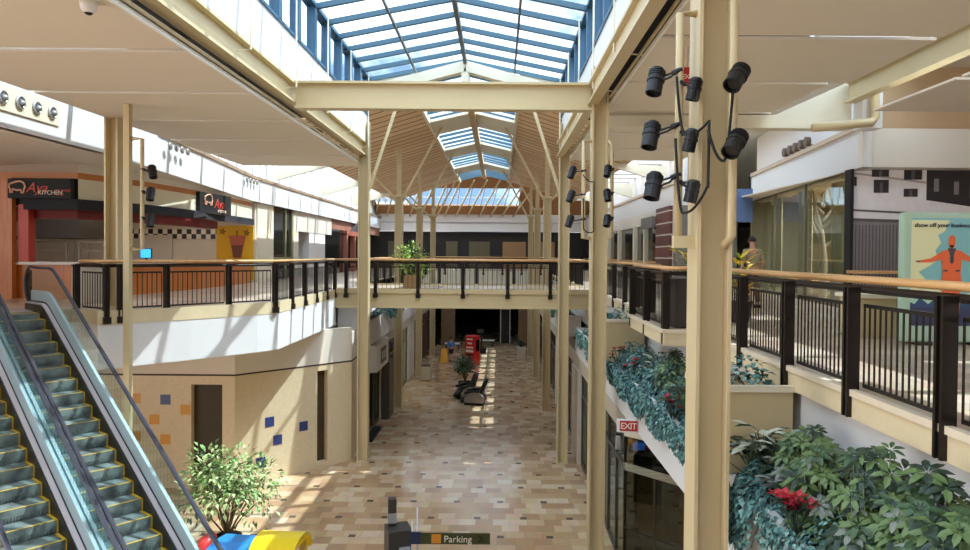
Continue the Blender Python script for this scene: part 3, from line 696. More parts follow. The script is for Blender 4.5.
# dark kitchen gear behind the counter
GREYM = mat('steel_shelf', (140, 138, 132), 0.35, metal=.5)
t = thing('extractor_hood', 'dark extractor hood over the kitchen behind the stall counter', 'hood', (-16.6, 25, UP))
m = MB(); m.slab3([(-20, 24, Z(.45)), (-20, 24, Z(1.5)), (-20, 25.6, Z(1.5)), (-20, 26.2, Z(.45))], (5.6, 0, 0)); m.build('canopy', mat('hood_dark', (52, 46, 42), .5), t)
m = MB(); m.box(-17.6, -16.2, 23.9, 24.0, Z(.5), Z(1.0)); m.build('grille', GREYM, t)
for k, x in enumerate((-16.6, -14.6)):
    t = thing('wire_rack', ['steel wire shelf rack standing behind the stall counter by the red pillar', 'steel wire shelf rack standing further along behind the stall counter'][k], 'rack', (x, 24.4, UP), 'wire racks in the stall')
    for dx in (-.03, 1.53):
        for dy in (0, .5): m = MB(); m.box(x + dx - .025, x + dx + .025, 24.4 + dy - .025, 24.4 + dy + .025, UP, Z(.35)); m.build('upright', GREYM, t)
    for h in (-.9, -.45, 0.0, .3):
        m = MB(); m.box(x, x + 1.5, 24.4, 24.9, Z(h), Z(h) + .03); m.build('shelf', GREYM, t)
t = thing('stall_screen', 'small blue lit till screen on the stall counter', 'screen', (-10.75, 21.6, Z(-.29)))
m = MB(); m.box(-10.95, -10.6, 21.35, 21.4, Z(-.2), Z(.1)); m.box(-10.8, -10.75, 21.36, 21.42, Z(-.29), Z(-.18)); m.build('casing', BLACKM, t)
m = MB(); m.box(-10.93, -10.62, 21.34, 21.352, Z(-.18), Z(.08)); m.build('display', mat('screen_blue', (30, 110, 190), .3, emit=(40, 150, 230), estr=.8), t)
t = thing('litter_bin', 'pale ribbed litter bin standing behind the curved railing', 'bin', (-9.9, 16.9, UP))
m = MB(); m.lathe((-9.9, 16.9, UP), [(.34, 0), (.36, .1), (.36, .85), (.34, .9)], 20); m.build('body', mat('bin_beige', (176, 166, 150), .6), t, smooth=False)
m = MB(); m.lathe((-9.9, 16.9, UP), [(.37, .88), (.37, .93), (.2, .98)], 20); m.build('lid', BRONZE, t)
# shop fronts further along the left gallery
def wallbox(name, x0, x1, y0, y1, h0, h1, m_, label=None):
    mb = MB(); mb.box(x0, x1, y0, y1, Z(h0), Z(h1)); return struct(mb.build(name, m_), label)
wallbox('wall_left_pier', -10.5, -10.15, 29.42, 31.5, -1.25, 2.1, CREAM_W, 'cream pier at the end of the food stalls')
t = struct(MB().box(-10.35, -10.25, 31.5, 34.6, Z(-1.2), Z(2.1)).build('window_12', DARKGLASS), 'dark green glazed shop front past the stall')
MB().box(-10.24, -10.16, 31.5, 34.6, Z(-.3), Z(-.2)).box(-10.24, -10.16, 34.4, 34.6, Z(-1.2), Z(2.1)).box(-10.24, -10.18, 33.4, 33.5, Z(-1.2), Z(2.1)).build('window_frame', mat('pale_olive_frame', (150, 146, 110), .5), t)
wallbox('wall_left_header', -10.5, -10.18, 34.6, 42.5, 1.1, 2.1, OFFWHITE)
wallbox('wall_left_pier', -10.5, -10.18, 34.6, 35.5, -1.25, 1.1, OFFWHITE)
wallbox('window_13', -11.2, -11.1, 35.5, 42, -1.25, 1.1, DARKGLASS)
wallbox('wall_left_pier', -10.9, -10.2, 37.6, 41.0, -1.25, 1.1, WHITE)
wallbox('window_14', -10.3, -10.22, 41.0, 46, -1.25, 1.5, DARKGLASS)
wallbox('wall_left_header', -10.5, -10.25, 42.5, 60, 1.5, 2.1, mat('rose_tile', (176, 120, 100), .5))
t = thing('gabled_shop_front', 'rose brown shop portal with small dark gable on the left gallery', 'shop front', (-10.1, 48, UP))
m = MB(); 
for y in (45.9, 48.4, 51.3): m.box(-10.3, -9.98, y, y + .35, UP, Z(1.3))
m.box(-10.3, -9.98, 45.9, 51.6, Z(1.2), Z(1.5)); m.build('frame', mat('rose_frame', (172, 104, 84), .5), t)
m = MB(); m.slab3([(-9.98, 48.0, Z(1.5)), (-9.98, 51.8, Z(1.5)), (-9.98, 49.9, Z(2.35))], (-.3, 0, 0)); m.build('gable', mat('gable_dark', (72, 62, 60), .6), t)
m = MB(); m.box(-10.45, -10.4, 46, 51.5, UP, Z(1.2)); m.build('glazing', DARKGLASS, t)

# ================================================================== RIGHT GALLERY
BR0 = (8.43, 16.3)
band('wall_bulkhead_right_front', [(18, 16.3, 2.1, 3.0), (8.43, 16.3, 2.1, 3.0)], OFFWHITE, .2, -1, 'cream bulkhead above the black and white mural')
BRp = [(8.43, 16.3, 2.1, 3.0), (9.55, 26.6, 2.1, 3.0)]
band('wall_bulkhead_right', BRp, WHITE, .2, -1, 'white bulkhead slanting above the glazed shop')
band('wall_bulkhead_right_far', [(9.5, 28.6, 2.1, 3.0), (7.3, 29.2, 2.1, 3.0), (7.2, 60, 2.1, 3.0)], WHITE, .2, -1)
band('trim_ledge_right', [(x - .08, y, 3.0, 3.12) for x, y, a, b in BRp], mat('ledge_tan', (198, 176, 150), .6), .4, -1)
band('trim_ledge_right', [(7.22, 29.2, 3.0, 3.12), (7.12, 60, 3.0, 3.12)], MATS['ledge_tan'], .3, -1)
band('wall_monitor_right', [(8.75, 16.6, 3.12, 4.5), (9.75, 26.6, 3.12, 4.5)], WHITE, .12, -1)
band('wall_monitor_right_far', [(7.7, 29.2, 3.12, 4.5), (7.6, 60, 3.12, 4.5)], WHITE, .12, -1)
m = MB(); m.box(8.75, 18, 16.62, 16.74, Z(3.0), Z(4.5)); struct(m.build('wall_right_upper_tan', mat('tan_upper_wall', (196, 164, 128), .7)))
m = MB(); m.box(8.6, 18, 16.5, 60, Z(2.1), Z(2.14)); struct(m.build('ceiling_soffit_right', OFFWHITE))
t = thing('air_vent_panel', 'row of five small dark air jets on the ledge above the glazed shop', 'vent', (8.9, 20.5, Z(3.12)))
for k in range(5):
    yy = 20.0 + .52 * k; xx = 8.43 + (yy - 16.3) * .1087
    m = MB(); m.lathe((xx - .02, yy, Z(3.28)), [(.14, 0), (.14, .12), (.1, .13)], 12, 0, (-1, 0, 0)); m.box(xx, xx + .12, yy - .05, yy + .05, Z(3.12), Z(3.2)); m.build('jet_nozzle', mat('jet_brown', (100, 82, 68), .5), t)
# mural wall
t = thing('wall_mural', 'large black and white street photograph mural covering the shop hoarding', 'mural', (12, 16.8, UP))
def grey(v): return mat('mural_grey_%d' % v, (min(240, v * 1.12 + 6), min(240, v * 1.1 + 2), min(240, v * 1.1 + 5)), .6, var=.12, scale=5)
m = MB(); mats = [grey(214), grey(160), grey(118), grey(78), grey(36), grey(212)]
def mp(px, py): return ((px - 499) / 700.0 * 16.8, Z(-(py - .0105 * (px - 499) - 254.5) / 700.0 * 16.8))
def mq(a, b, c, d, mi, k):
    P = [(mp(*q)[0], 16.8 - .004 * k, mp(*q)[1]) for q in (a, b, c, d)]; m.quad(*P, mi)
m.box(8.4, 15.5, 16.8, 16.95, UP, Z(2.1), 1)
mq((849, 172), (925, 171), (925, 204), (849, 190), 0, 1)       # pale facade
mq((925, 169), (1010, 168), (1010, 222), (925, 203), 4, 1)     # dark building
mq((849, 190), (1010, 214), (1010, 260), (849, 262), 5, 2)     # light band (wall and street)
mq((849, 222), (1010, 222), (1010, 325), (849, 320), 2, 3)     # grey lower part
mq((849, 210), (905, 213), (905, 215), (849, 212), 3, 4); mq((849, 219), (905, 221), (905, 224), (849, 222), 3, 4)
mq((849, 173), (925, 183), (925, 185), (849, 175), 1, 4)
for (x, y, w, h) in ((870, 170, 17, 8), (902, 169, 18, 12), (872, 181, 15, 13), (902, 190, 14, 8), (850, 178, 5, 9)):
    mq((x, y), (x + w, y), (x + w, y + h), (x, y + h), 4, 5); mq((x + w * .4, y + h * .2), (x + w * .6, y + h * .2), (x + w * .6, y + h), (x + w * .4, y + h), 3, 6)
for (x, y) in ((932, 180), (952, 183), (968, 186)): mq((x, y), (x + 5, y), (x + 5, y + 13), (x, y + 13), 2, 5)
for k in range(16): mq((851 + 3.4 * k, 226), (852 + 3.4 * k, 226), (852 + 3.4 * k, 316), (851 + 3.4 * k, 316), 3, 5)
m.build('picture', mats, t)
m = MB(); m.box(8.36, 8.44, 16.7, 16.98, UP, Z(2.1)); m.build('edge_trim', BLACKM, t)
m = MB(); m.box(8.3, 9.9, 16.6, 16.72, UP + .86, UP + .94); tag(m.build('lean_rail', OAK), 'short oak lean rail in front of the mural hoarding', 'rail')
# glazed shop
def gp(s): return (8.42 + .126 * s, 16.95 + s)
g = MB(); A, B = gp(0), gp(9.9); g.slab3([(A[0], A[1], UP + .08), (B[0], B[1], UP + .08), (B[0], B[1], Z(2.1)), (A[0], A[1], Z(2.1))], (.02, 0, 0)); o = struct(g.build('window_15', glass_mat('shop_mirror_glass', (228, 230, 222), 0.11)), 'tall reflective shop window on the right gallery')
g = MB()
for s in (0, 3.3, 6.6, 9.9): q = gp(s); g.box(q[0] - .03, q[0] + .05, q[1] - .03, q[1] + .03, UP, Z(2.1))
g.beam((A[0], A[1], UP + .05), (B[0], B[1], UP + .05), .1, .1); g.build('window_frame', mat('shop_frame_olive', (120, 116, 92), .4), o)
SHOPW = mat('shop_inside_olive', (150, 148, 128), .7, var=.1)
wallbox('wall_shop_inside', 12.4, 12.5, 17, 29, -1.25, 2.1, SHOPW); wallbox('wall_shop_inside_end', 9.7, 12.5, 27.0, 27.1, -1.25, 2.1, SHOPW)
TREEW = mat('white_display_tree', (226, 222, 206), .6, var=.05)
t = thing('display_tree', 'white painted bare tree standing inside the glazed shop', 'display tree', (9.35, 20.2, UP))
m = MB(); m.tube([(9.35, 20.2, UP), (9.37, 20.2, UP + 1.2), (9.3, 20.25, UP + 2.0), (9.15, 20.3, UP + 2.6), (9.05, 20.2, UP + 3.15)], [.13, .1, .085, .06, .03], 8); m.build('trunk', TREEW, t, smooth=True)
for k in range(7):
    a = k * 1.7; h = 1.5 + .2 * k; m = MB(); m.tube([(9.34, 20.22, UP + h), (9.4 + .36 * math.cos(a), 20.22 + .5 * math.sin(a), UP + h + .35), (9.42 + .42 * math.cos(a), 20.22 + .8 * math.sin(a), UP + min(3.1, h + .7))], [.045, .03, .012], 6); m.build('branch', TREEW, t, smooth=True)
CURT = mat('drape_cream', (212, 206, 176), .8)
for k, q in enumerate(((8.3, 18.5), (8.6, 21.3), (8.85, 24.2))):
    m = MB(); n = 22
    pts = [(q[0] + .9 + .05 * math.sin(i * 1.6), q[1] + i * .045) for i in range(n)]
    for i in range(n - 1): m.quad((pts[i][0], pts[i][1], UP + .1), (pts[i + 1][0], pts[i + 1][1], UP + .1), (pts[i + 1][0], pts[i + 1][1], Z(2.05)), (pts[i][0], pts[i][1], Z(2.05)))
    tag(m.build('shop_drape', CURT, smooth=True), ['cream drape inside the glazed shop next to the mural edge', 'cream drape behind the white display tree', 'cream drape deepest in the glazed shop'][k], 'drape', 'drapes in the glazed shop')
t = thing('shop_bench', 'low dark display bench inside the glazed shop', 'bench', (10.4, 22, UP))
m = MB(); m.box(9.9, 10.9, 20.5, 24.5, UP + .4, UP + .5); m.build('seat', mat('bench_oak', (190, 150, 104), .5), t)
for y in (20.7, 24.2): MB().box(10, 10.8, y, y + .1, UP, UP + .4).build('leg', BLACKM, t)
# recess with blue hanging sign
t = thing('hanging_sign', 'plain blue square sign hanging at the shop entrance past the glazed shop', 'sign', (8.6, 25.2, Z(1.5)))
m = MB(); m.box(8.2, 9.0, 24.9, 24.98, Z(1.22), Z(2.4)); m.build('board', mat('sign_blue', (92, 118, 166), .5), t, bevel=.01)
m = MB(); m.box(8.3, 8.34, 24.92, 24.96, Z(2.4), Z(3.0)); m.box(8.86, 8.9, 24.92, 24.96, Z(2.4), Z(3.0)); m.build('hanger', BLACKM, t)
wallbox('door_1', 9.0, 9.1, 26.8, 28.6, -1.25, 2.1, mat('grey_shutter', (116, 112, 106), .6)); wallbox('wall_right_return', 7.3, 9.6, 29.0, 29.2, -1.25, 2.1, mat('grey_return', (128, 122, 114), .7))
# brick pier and shop fronts beyond
BRICK = bpy.data.materials.new('brick_pier'); BRICK.use_nodes = True
N, L = nodes_of(BRICK); tb = N.new('ShaderNodeTexBrick'); tcn = N.new('ShaderNodeTexCoord'); mpn = N.new('ShaderNodeMapping'); mpn.inputs['Rotation'].default_value = (PI / 2, 0, PI / 2); L.new(tcn.outputs['Object'], mpn.inputs[0]); L.new(mpn.outputs[0], tb.inputs[0])
tb.inputs['Color1'].default_value = lin((120, 62, 52)); tb.inputs['Color2'].default_value = lin((84, 48, 44)); tb.inputs['Mortar'].default_value = lin((196, 186, 176)); tb.inputs['Scale'].default_value = 1; tb.inputs['Brick Width'].default_value = .5; tb.inputs['Row Height'].default_value = .22; tb.inputs['Mortar Size'].default_value = .03
L.new(tb.outputs['Color'], N['Principled BSDF'].inputs['Base Color'])
wallbox('wall_brick_pier', 7.1, 7.6, 29.25, 31.8, -1.25, 2.1, BRICK, 'red brick pier with pale joints on the right gallery')
wallbox('window_16', 7.35, 7.42, 31.8, 60, -1.25, 1.75, DARKGLASS)
wallbox('wall_right_header', 7.25, 7.45, 31.8, 60, 1.5, 2.1, OFFWHITE)
for k, y in enumerate((34.5, 37.2, 42, 46, 52)): wallbox('trim_shopfront_post', 7.15, 7.35, y, y + .3, -1.25, 1.6, CREAM_W)
wallbox('trim_shopfront_rail', 7.2, 7.3, 31.8, 60, -.35, -.25, OAK)
m = MB(); m.box(6.95, 7.13, 31.9, 34.4, Z(1.3), Z(1.8)); tag(m.build('shop_canopy', mat('grey_awning', (120, 116, 112), .7)), 'grey shop canopy box beyond the brick pier', 'canopy')
# poster panel
t = thing('poster_stand', 'pale green framed advertising panel with orange man, arms outstretched', 'poster', (7.2, 10.2, UP))
px0 = 5.78; W = 1.36; GREENF = mat('poster_frame_green', (168, 196, 172), .4)
m = MB(); m.box(px0, px0 + W, 10.0, 10.16, UP + .04, UP + 1.9); pf = m.build('frame', GREENF, t, bevel=.03)
def pm(u, v): return Vector((px0 + .1 + (W - .2) * u, 0, UP + .28 + 1.54 * v))
def ppoly(pts, mi, k):
    V = [pm(u, v) for u, v in pts]; pm_.add([(q.x, 9.998 - .0015 * k, q.z) for q in V], [tuple(range(len(V)))], mi)
pm_ = MB(); PCOL = [mat('poster_teal', (126, 186, 188), .5, var=.02), mat('poster_cream', (226, 226, 176), .5, var=.02), mat('poster_navy', (28, 66, 110), .5, var=.02), mat('poster_orange', (232, 98, 30), .5, var=.02), mat('poster_dark', (34, 44, 60), .5, var=.02), mat('poster_mint', (170, 208, 184), .5, var=.02), mat('poster_deep', (36, 44, 84), .5, var=.02)]
ppoly([(0, 0), (1, 0), (1, 1), (0, 1)], 0, 0)
ppoly([(0, .98), (.47, .98), (.42, .88), (.33, .84), (.37, .77), (.3, .7), (.34, .62), (.24, .56), (.1, .5), (0, .5)], 1, 1)
ppoly([(0, .5), (.1, .5), (.2, .42), (.3, .36), (.42, .3), (.55, .28), (.7, .3), (1, .36), (1, .2), (0, .2)], 1, 1)
ppoly([(0, .3), (.14, .34), (.24, .28), (.4, .26), (.4, .2), (0, .2)], 5, 2)
ppoly([(0, 0), (1, 0), (1, .2), (.9, .24), (.82, .2), (.7, .25), (.6, .2), (.5, .24), (.4, .2), (.3, .25), (.22, .2), (.12, .26), (.05, .2), (0, .22)], 2, 3)
ppoly([(0, 0), (1, 0), (1, .17), (0, .17)], 6, 4)
pc = pm_.build('picture', PCOL, t)
pm_ = MB(); c = .5
def sy(p): return [(2 * c - a, b) for a, b in p][::-1]
ppoly([(c - .045 + .045 * (1 - math.cos(2 * PI * k / 16)), .785 + .058 * math.sin(2 * PI * k / 16)) for k in range(16)], 3, 5)
ppoly([(c - .025, .70), (c + .025, .70), (c + .025, .75), (c - .025, .75)], 3, 5)
arm = [(c - .02, .715), (c - .14, .68), (c - .26, .625), (c - .4, .605), (c - .4, .585), (c - .25, .59), (c - .13, .615), (c - .02, .6)]
ppoly(arm, 3, 5); ppoly(sy(arm), 3, 5)
ppoly([(c - .13, .69), (c, .72), (c + .13, .69), (c + .11, .48), (c + .13, .4), (c - .13, .4), (c - .11, .48)], 3, 6)
ppoly([(c - .12, .42), (c + .12, .42), (c + .1, .08), (c + .02, .08), (c, .34), (c - .02, .08), (c - .1, .08)], 3, 5)
ppoly([(c - .05, .72), (c + .05, .72), (c, .6)], 4, 7); ppoly([(c - .02, .71), (c + .02, .71), (c + .025, .6), (c, .57), (c - .025, .6)], 4, 8)
ppoly([(c - .4, .607), (c - .46, .6), (c - .4, .585)], 4, 7); ppoly([(c - .1, .52), (c - .05, .52), (c - .05, .505), (c - .1, .505)], 4, 7); ppoly([(c + .05, .52), (c + .1, .52), (c + .1, .505), (c + .05, .505)], 4, 7)
pm_.build('suited_figure', PCOL, pc)
text_part('lettering', 'show off your business here', .088, PCOL[4], pc, face_mtx((px0 + .14, 9.985, UP + .28 + 1.54 * .915), **FRONT))
m = MB(); m.box(px0 + .2, px0 + .4, 9.95, 10.4, UP, UP + .05); m.box(px0 + 1.0, px0 + 1.2, 9.95, 10.4, UP, UP + .05); m.build('foot', BRONZE, t)
# cream plinth block near the poster
t = thing('planter_box', 'square cream plinth standing behind the railing beside the poster', 'plinth', (6.0, 11.0, UP))
m = MB(); m.box(5.55, 6.15, 10.8, 11.4, UP, UP + .62); m.build('body', CREAM, t, bevel=.01); m = MB(); m.box(5.5, 6.2, 10.75, 11.45, UP + .62, UP + .68); m.build('top', CREAM_W, t)
# hanging exit sign below the right ceiling panels
EXR = mat('exit_red', (150, 34, 26), .4, emit=(200, 40, 30), estr=.04); EXW = mat('exit_white', (236, 222, 206), .4)
t = thing('exit_sign', 'red EXIT sign hanging under the right ceiling panels by the near spotlights', 'exit sign', (2.93, 11, Z(2.8)))
m = MB(); m.box(2.83, 3.03, 10.98, 11.03, Z(2.67), Z(2.95)); cs = m.build('casing', EXR, t, bevel=.006); m = MB(); m.box(2.92, 2.94, 11, 11.02, Z(2.95), Z(3.27)); m.build('stem', ALU, t)
text_part('lettering', 'EXIT', .095, EXW, cs, face_mtx((2.84, 10.972, Z(2.77)), **FRONT), spacing=.9)
# ================================================================== RAILINGS
def railing(name, label, pts, z, posts, out=1, group=None, hr=0.055, drop=0.25, close_ends=False, top=1.07, bal=0.11, foot=True, panels=True):
    """posts: list of plan points (with direction) ; pts: handrail polyline"""
    t = thing(name, label, 'railing', (pts[0][0], pts[0][1], z), group)
    m = MB(); m.tube([(p[0], p[1], z + top - 0.03) for p in pts], hr, 10, ry=0.038); m.build('handrail', OAK, t, smooth=True)
    m = MB(); m.tube([(p[0], p[1], z + top - 0.12) for p in pts], 0.03, 4, ry=0.035); m.build('rail_bar', BRONZE, t)
    for (x, y, dx, dy) in posts:
        d = Vector((dx, dy, 0)).normalized(); n = Vector((-d.y, d.x, 0)) * out       # n points to the void
        m = MB(); c = Vector((x, y, 0))
        for k in (-1, 1):
            m.obox(c + d * 0.038 * k + n * 0.09 + Vector((0, 0, z + (top - 0.1 - drop) / 2)), n, d, (0, 0, 1), 0.058, 0.016, (top - 0.1 + drop) / 2)
        m.obox(c + n * 0.08 + Vector((0, 0, z + (top - 0.15 - drop) / 2)), n, d, (0, 0, 1), 0.04, 0.025, (top - .15 + drop) / 2)
        if foot: m.obox(c + n * 0.12 + Vector((0, 0, z - drop + 0.06)), n, d, (0, 0, 1), 0.05, 0.078, 0.07)
        m.build('post', BRONZE, t)
    if panels:
        for a, b in zip(posts[:-1], posts[1:]):
            A, B = Vector((a[0], a[1], 0)), Vector((b[0], b[1], 0)); L = (B - A).length
            if L < .35: continue
            d = (B - A) / L; A2 = A + d * .07; B2 = B - d * .07; m = MB()
            m.beam(A2 + Vector((0, 0, z + top - .27)), B2 + Vector((0, 0, z + top - .27)), .025, .035); m.beam(A2 + Vector((0, 0, z + .05)), B2 + Vector((0, 0, z + .05)), .025, .035)
            n = max(2, int(round((L - .14) / bal)))
            for i in range(n + 1):
                q = A2 + (B2 - A2) * (i / n); m.box(q.x - .007, q.x + .007, q.y - .007, q.y + .007, z + .05, z + top - .27)
            m.build('baluster_panel', BRONZE, t)
    return t
def along(pts, step, start=0.0, end=0.0):
    out = []; P = [Vector((p[0], p[1], 0)) for p in pts]; L = [(b - a).length for a, b in zip(P[:-1], P[1:])]; T = sum(L); n = max(1, int(round((T - start - end) / step)))
    for k in range(n + 1):
        s = start + (T - start - end) * k / n; i = 0
        while i < len(L) - 1 and s > L[i]: s -= L[i]; i += 1
        d = (P[i + 1] - P[i]).normalized(); q = P[i] + d * s; out.append((q.x, q.y, d.x, d.y))
    return out
# left gallery, curved, from the escalator well to the bridge
ins = 0.08
LP = [(-9.12, 15.27), (-8.32, 14.6), (-7.06, 15.96), (-6.03, 17.26), (-5.7, 17.8), (-5.68, 24.1)]
sA = Vector((2.7, 3.1)).normalized()
lposts = []
for s in (.02, .088, .325, .683, .985):
    lposts.append((-8.32 + 2.65 * s, 14.6 + 3.15 * s, sA.x, sA.y))
lposts = [(-9.1, 15.24, .77, -.64)] + lposts + [(-5.68, y, 0, 1) for y in (18.9, 20.15, 21.4, 22.7, 23.85)]
railing('railing', 'oak topped black railing curving round the left gallery from escalators to footbridge', LP, UP, lposts, -1)
railing('railing', 'railing with oak handrail along the near edge of the footbridge', [(-5.6, 23.92), (3.3, 23.92)], UP, [(x, 23.92, 1, 0) for x in (-5.2, -4.2, -2.75, -1.22, .3, 1.75, 3.15)], -1, bal=.15)
railing('railing', 'railing along the rear edge of the footbridge', [(-5.6, 28.1), (3.3, 28.1)], UP, [(x, 28.1, 1, 0) for x in (-5.4, -3.9, -2.4, -.9, .6, 2.1, 3.2)], 1, bal=.19)
railing('railing', 'railing of the left gallery running away beyond the footbridge', [(-5.68, 28.2), (-5.68, 51.8)], UP, along([(-5.68, 28.3), (-5.68, 51.7)], 1.95), -1, bal=.14)
# right gallery
RX = 3.42
railing('railing', 'nearest railing, dark posts and oak handrail beside the leafy planter', [(RX, 1.6), (RX, 11.74)], UP, [(RX, y, 0, 1) for y in (2.2, 3.7, 5.2, 6.6, 8.05, 9.55, 11.1)], 1, top=1.07, bal=.088, foot=False)
railing('railing', 'railing round the small overlook bay behind the near column', [(RX, 11.86), (2.9, 11.86), (2.9, 14.84), (RX, 14.84)], UP, [(2.92, 11.88, 0, 1), (2.92, 13.4, 0, 1), (2.92, 14.82, 0, 1)], 1, foot=False)
railing('railing', 'railing of the right gallery from the overlook bay to the footbridge', [(RX, 14.95), (RX, 23.9)], UP, [(RX, y, 0, 1) for y in (15.2, 16.8, 18.5, 20.2, 21.9, 23.6)], 1, foot=False)
railing('railing', 'railing of the right gallery running away beyond the footbridge', [(RX, 28.2), (RX, 51.8)], UP, along([(RX, 28.3), (RX, 51.7)], 1.95), 1, bal=.14)
railing('railing', 'far railing across the end of the upper floor', [(-5.6, 51.9), (3.3, 51.9)], UP, along([(-5.4, 51.9), (3.1, 51.9)], 1.42), -1, bal=.14)
# ================================================================== PLANTERS
def trough(label, x0, x1, y0, y1, h0, h1, face):
    t = thing('planter_trough', label, 'planter', ((x0 + x1) / 2, y0, Z(h0)))
    m = MB(); m.box(x0, x0 + .08, y0, y1, Z(h0), Z(h1)); m.box(x1 - .06, x1, y0, y1, Z(h0), Z(h1)); m.box(x0 + .08, x1 - .06, y0, y1, Z(h0), Z(h0) + .1)
    m.box(x0 + .08, x1 - .06, y0, y0 + .08, Z(h0) + .1, Z(h1)); m.box(x0 + .08, x1 - .06, y1 - .08, y1, Z(h0) + .1, Z(h1))
    tr = m.build('trough', WHITE, t); m = MB(); m.box(x0 + .08, x1 - .06, y0 + .08, y1 - .08, Z(h1) - .3, Z(h1) - .12); m.build('soil', SOIL, tr)
    return t
trough('long white planter trough below the right railing, before the footbridge', 2.6, 3.34, 2.0, 23.6, -3.3, -2.45, -1)
trough('white planter trough below the right railing, beyond the footbridge', 2.6, 3.34, 28.3, 51, -3.3, -2.45, -1)
trough('white planter trough on the left side, starting under the footbridge', -5.5, -4.76, 24.7, 51, -3.4, -2.5, 1)
def tray(label, y):
    t = thing('planter_tray', label, 'planter', (2.8, y, Z(-2.4)))
    m = MB(); m.box(2.36, 3.32, y, y + .8, Z(-2.44), Z(-1.5)); m.build('box', CREAM, t)
    m = MB(); m.box(2.33, 3.34, y - .04, y + .04, Z(-1.52), Z(-1.45)); m.box(2.33, 3.34, y + .78, y + .86, Z(-1.52), Z(-1.45)); m.box(2.33, 2.4, y + .04, y + .78, Z(-1.52), Z(-1.45)); m.build('rim', CREAM_W, t)
tray('cream raised planter box beside the nearest column', 7.85); tray('cream raised planter box beside the second column', 15.9)
# ================================================================== PLANTS
IVY = [mat('ivy_turquoise', (90, 136, 132), .55, var=.15), mat('ivy_teal_dark', (46, 84, 86), .55, var=.15), mat('ivy_pale', (128, 164, 154), .55, var=.1)]
GRN = [mat('leaf_green', (58, 84, 50), .45, var=.15), mat('leaf_dark', (34, 54, 38), .45, var=.15), mat('leaf_pale', (92, 116, 66), .45, var=.1), mat('leaf_grey', (116, 124, 114), .5, var=.1)]
YEL = [mat('croton_yellow', (222, 190, 42), .45, var=.12), mat('croton_green', (110, 134, 40), .45, var=.12)]
REDF = mat('poinsettia_red', (176, 26, 44), .5, var=.12)
FERN = [mat('fern_grey_green', (176, 196, 132), .5, var=.15), mat('fern_green', (120, 156, 84), .5, var=.15)]
def ivy(label, x, y, h, rx, ry, rz, n, droopx=-0.35, dropz=0.6, sz=0.075):
    t = thing('trailing_ivy', label, 'plant', (x, y, Z(h)), 'turquoise trailing plants')
    R = random.Random(hash((round(x, 2), round(y, 2))) & 0xffff); m = MB()
    for i in range(n):
        a = R.random() * 2 * PI; e = R.random() ** .5; zz = R.random()
        if R.random() < .58:      # mound
            p = Vector((x + rx * e * math.cos(a) * .9, y + ry * e * math.sin(a), Z(h) + rz * (1 - e * e) * (.35 + .65 * zz) + .02)); d = Vector((math.cos(a) - .4, math.sin(a), .5 - e + R.uniform(-.4, .3)))
        else:                     # hanging over the trough edge
            q = R.random() ** 1.3; yy = y + ry * R.uniform(-1, 1) * (1 - .35 * q); sgn = 1 if droopx > 0 else -1
            p = Vector((x + droopx - sgn * -.0 + sgn * (.05 + .12 * R.random() * (1 - q * .5)), yy, Z(h) + .16 - q * dropz * (.6 + .4 * math.cos((yy - y) / ry * 1.3)))); d = Vector((sgn * R.uniform(.1, .8), R.uniform(-.7, .7), -R.uniform(.2, 1)))
        m.leaf(p, d, (R.uniform(-.3, .3), R.uniform(-.3, .3), 1), sz * R.uniform(.7, 1.35), sz * R.uniform(.55, .9), R.choices((0, 1, 2), (5, 3, 2))[0], .15, .3)
    m.build('foliage', IVY, t)
    m = MB()
    for k in range(6):
        yy = y + ry * R.uniform(-.8, .8); m.tube([(x, yy, Z(h) - .05), (x + droopx * .7, yy, Z(h) + .14), (x + droopx * 1.12, yy + .02, Z(h) - dropz * .6)], .006, 4)
    m.build('stems', GRN[1], t)
    return t
ivl = ['turquoise trailing ivy beside the red flowers, nearest of the planter', 'turquoise trailing ivy hanging between near column and EXIT sign', 'turquoise trailing ivy with red blooms low at its edge', 'thick turquoise ivy mound in the planter centre stretch', 'turquoise ivy drooping over the planter beneath the overlook bay', 'turquoise ivy mound close to the second column', 'turquoise ivy right behind the second column', 'turquoise ivy further back, before the third column', 'turquoise ivy at the planter end near the footbridge']
for lab, (y, n, dz, rz) in zip(ivl, ((5.9, 1900, .5, .35), (9.6, 2300, .42, .5), (11.1, 2300, .5, .55), (12.6, 2200, .52, .65), (14.0, 2000, .5, .7), (15.3, 1500, .45, .6), (17.6, 1300, .5, .65), (19.3, 800, .6, .6), (21.4, 700, .5, .5))):
    ivy(lab, 2.95, y, -2.5, .42, .85, rz, n, -.36, dz, .06 if y < 12 else .075)
ivy('turquoise ivy spilling beyond the nearest cream planter box', 2.88, 7.2, -2.5, .4, .6, .42, 1500, -.36, .6, .075)
for k, (y, l) in enumerate(((8.2, 'small turquoise plant in the cream box at the nearest column'), (16.3, 'small turquoise plant in the cream box at the second column'))):
    ivy(l, 2.9, y, -1.5, .36, .28, .32, 260, -.2, .1, .085)
for k, (x, y, s, l) in enumerate(((-4.95, 30, 1, 'turquoise ivy on the left planter under the footbridge'), (-4.95, 32.5, 1, 'turquoise ivy on the left planter, second from the footbridge'), (2.8, 31, -1, 'turquoise ivy on the right planter just beyond the footbridge'), (2.8, 35, -1, 'turquoise ivy on the right planter far beyond the footbridge'))):
    ivy(l, x, y, -2.5, .38, 1.1, .35, 600, .3 * s if s > 0 else -.3, .35, .11)
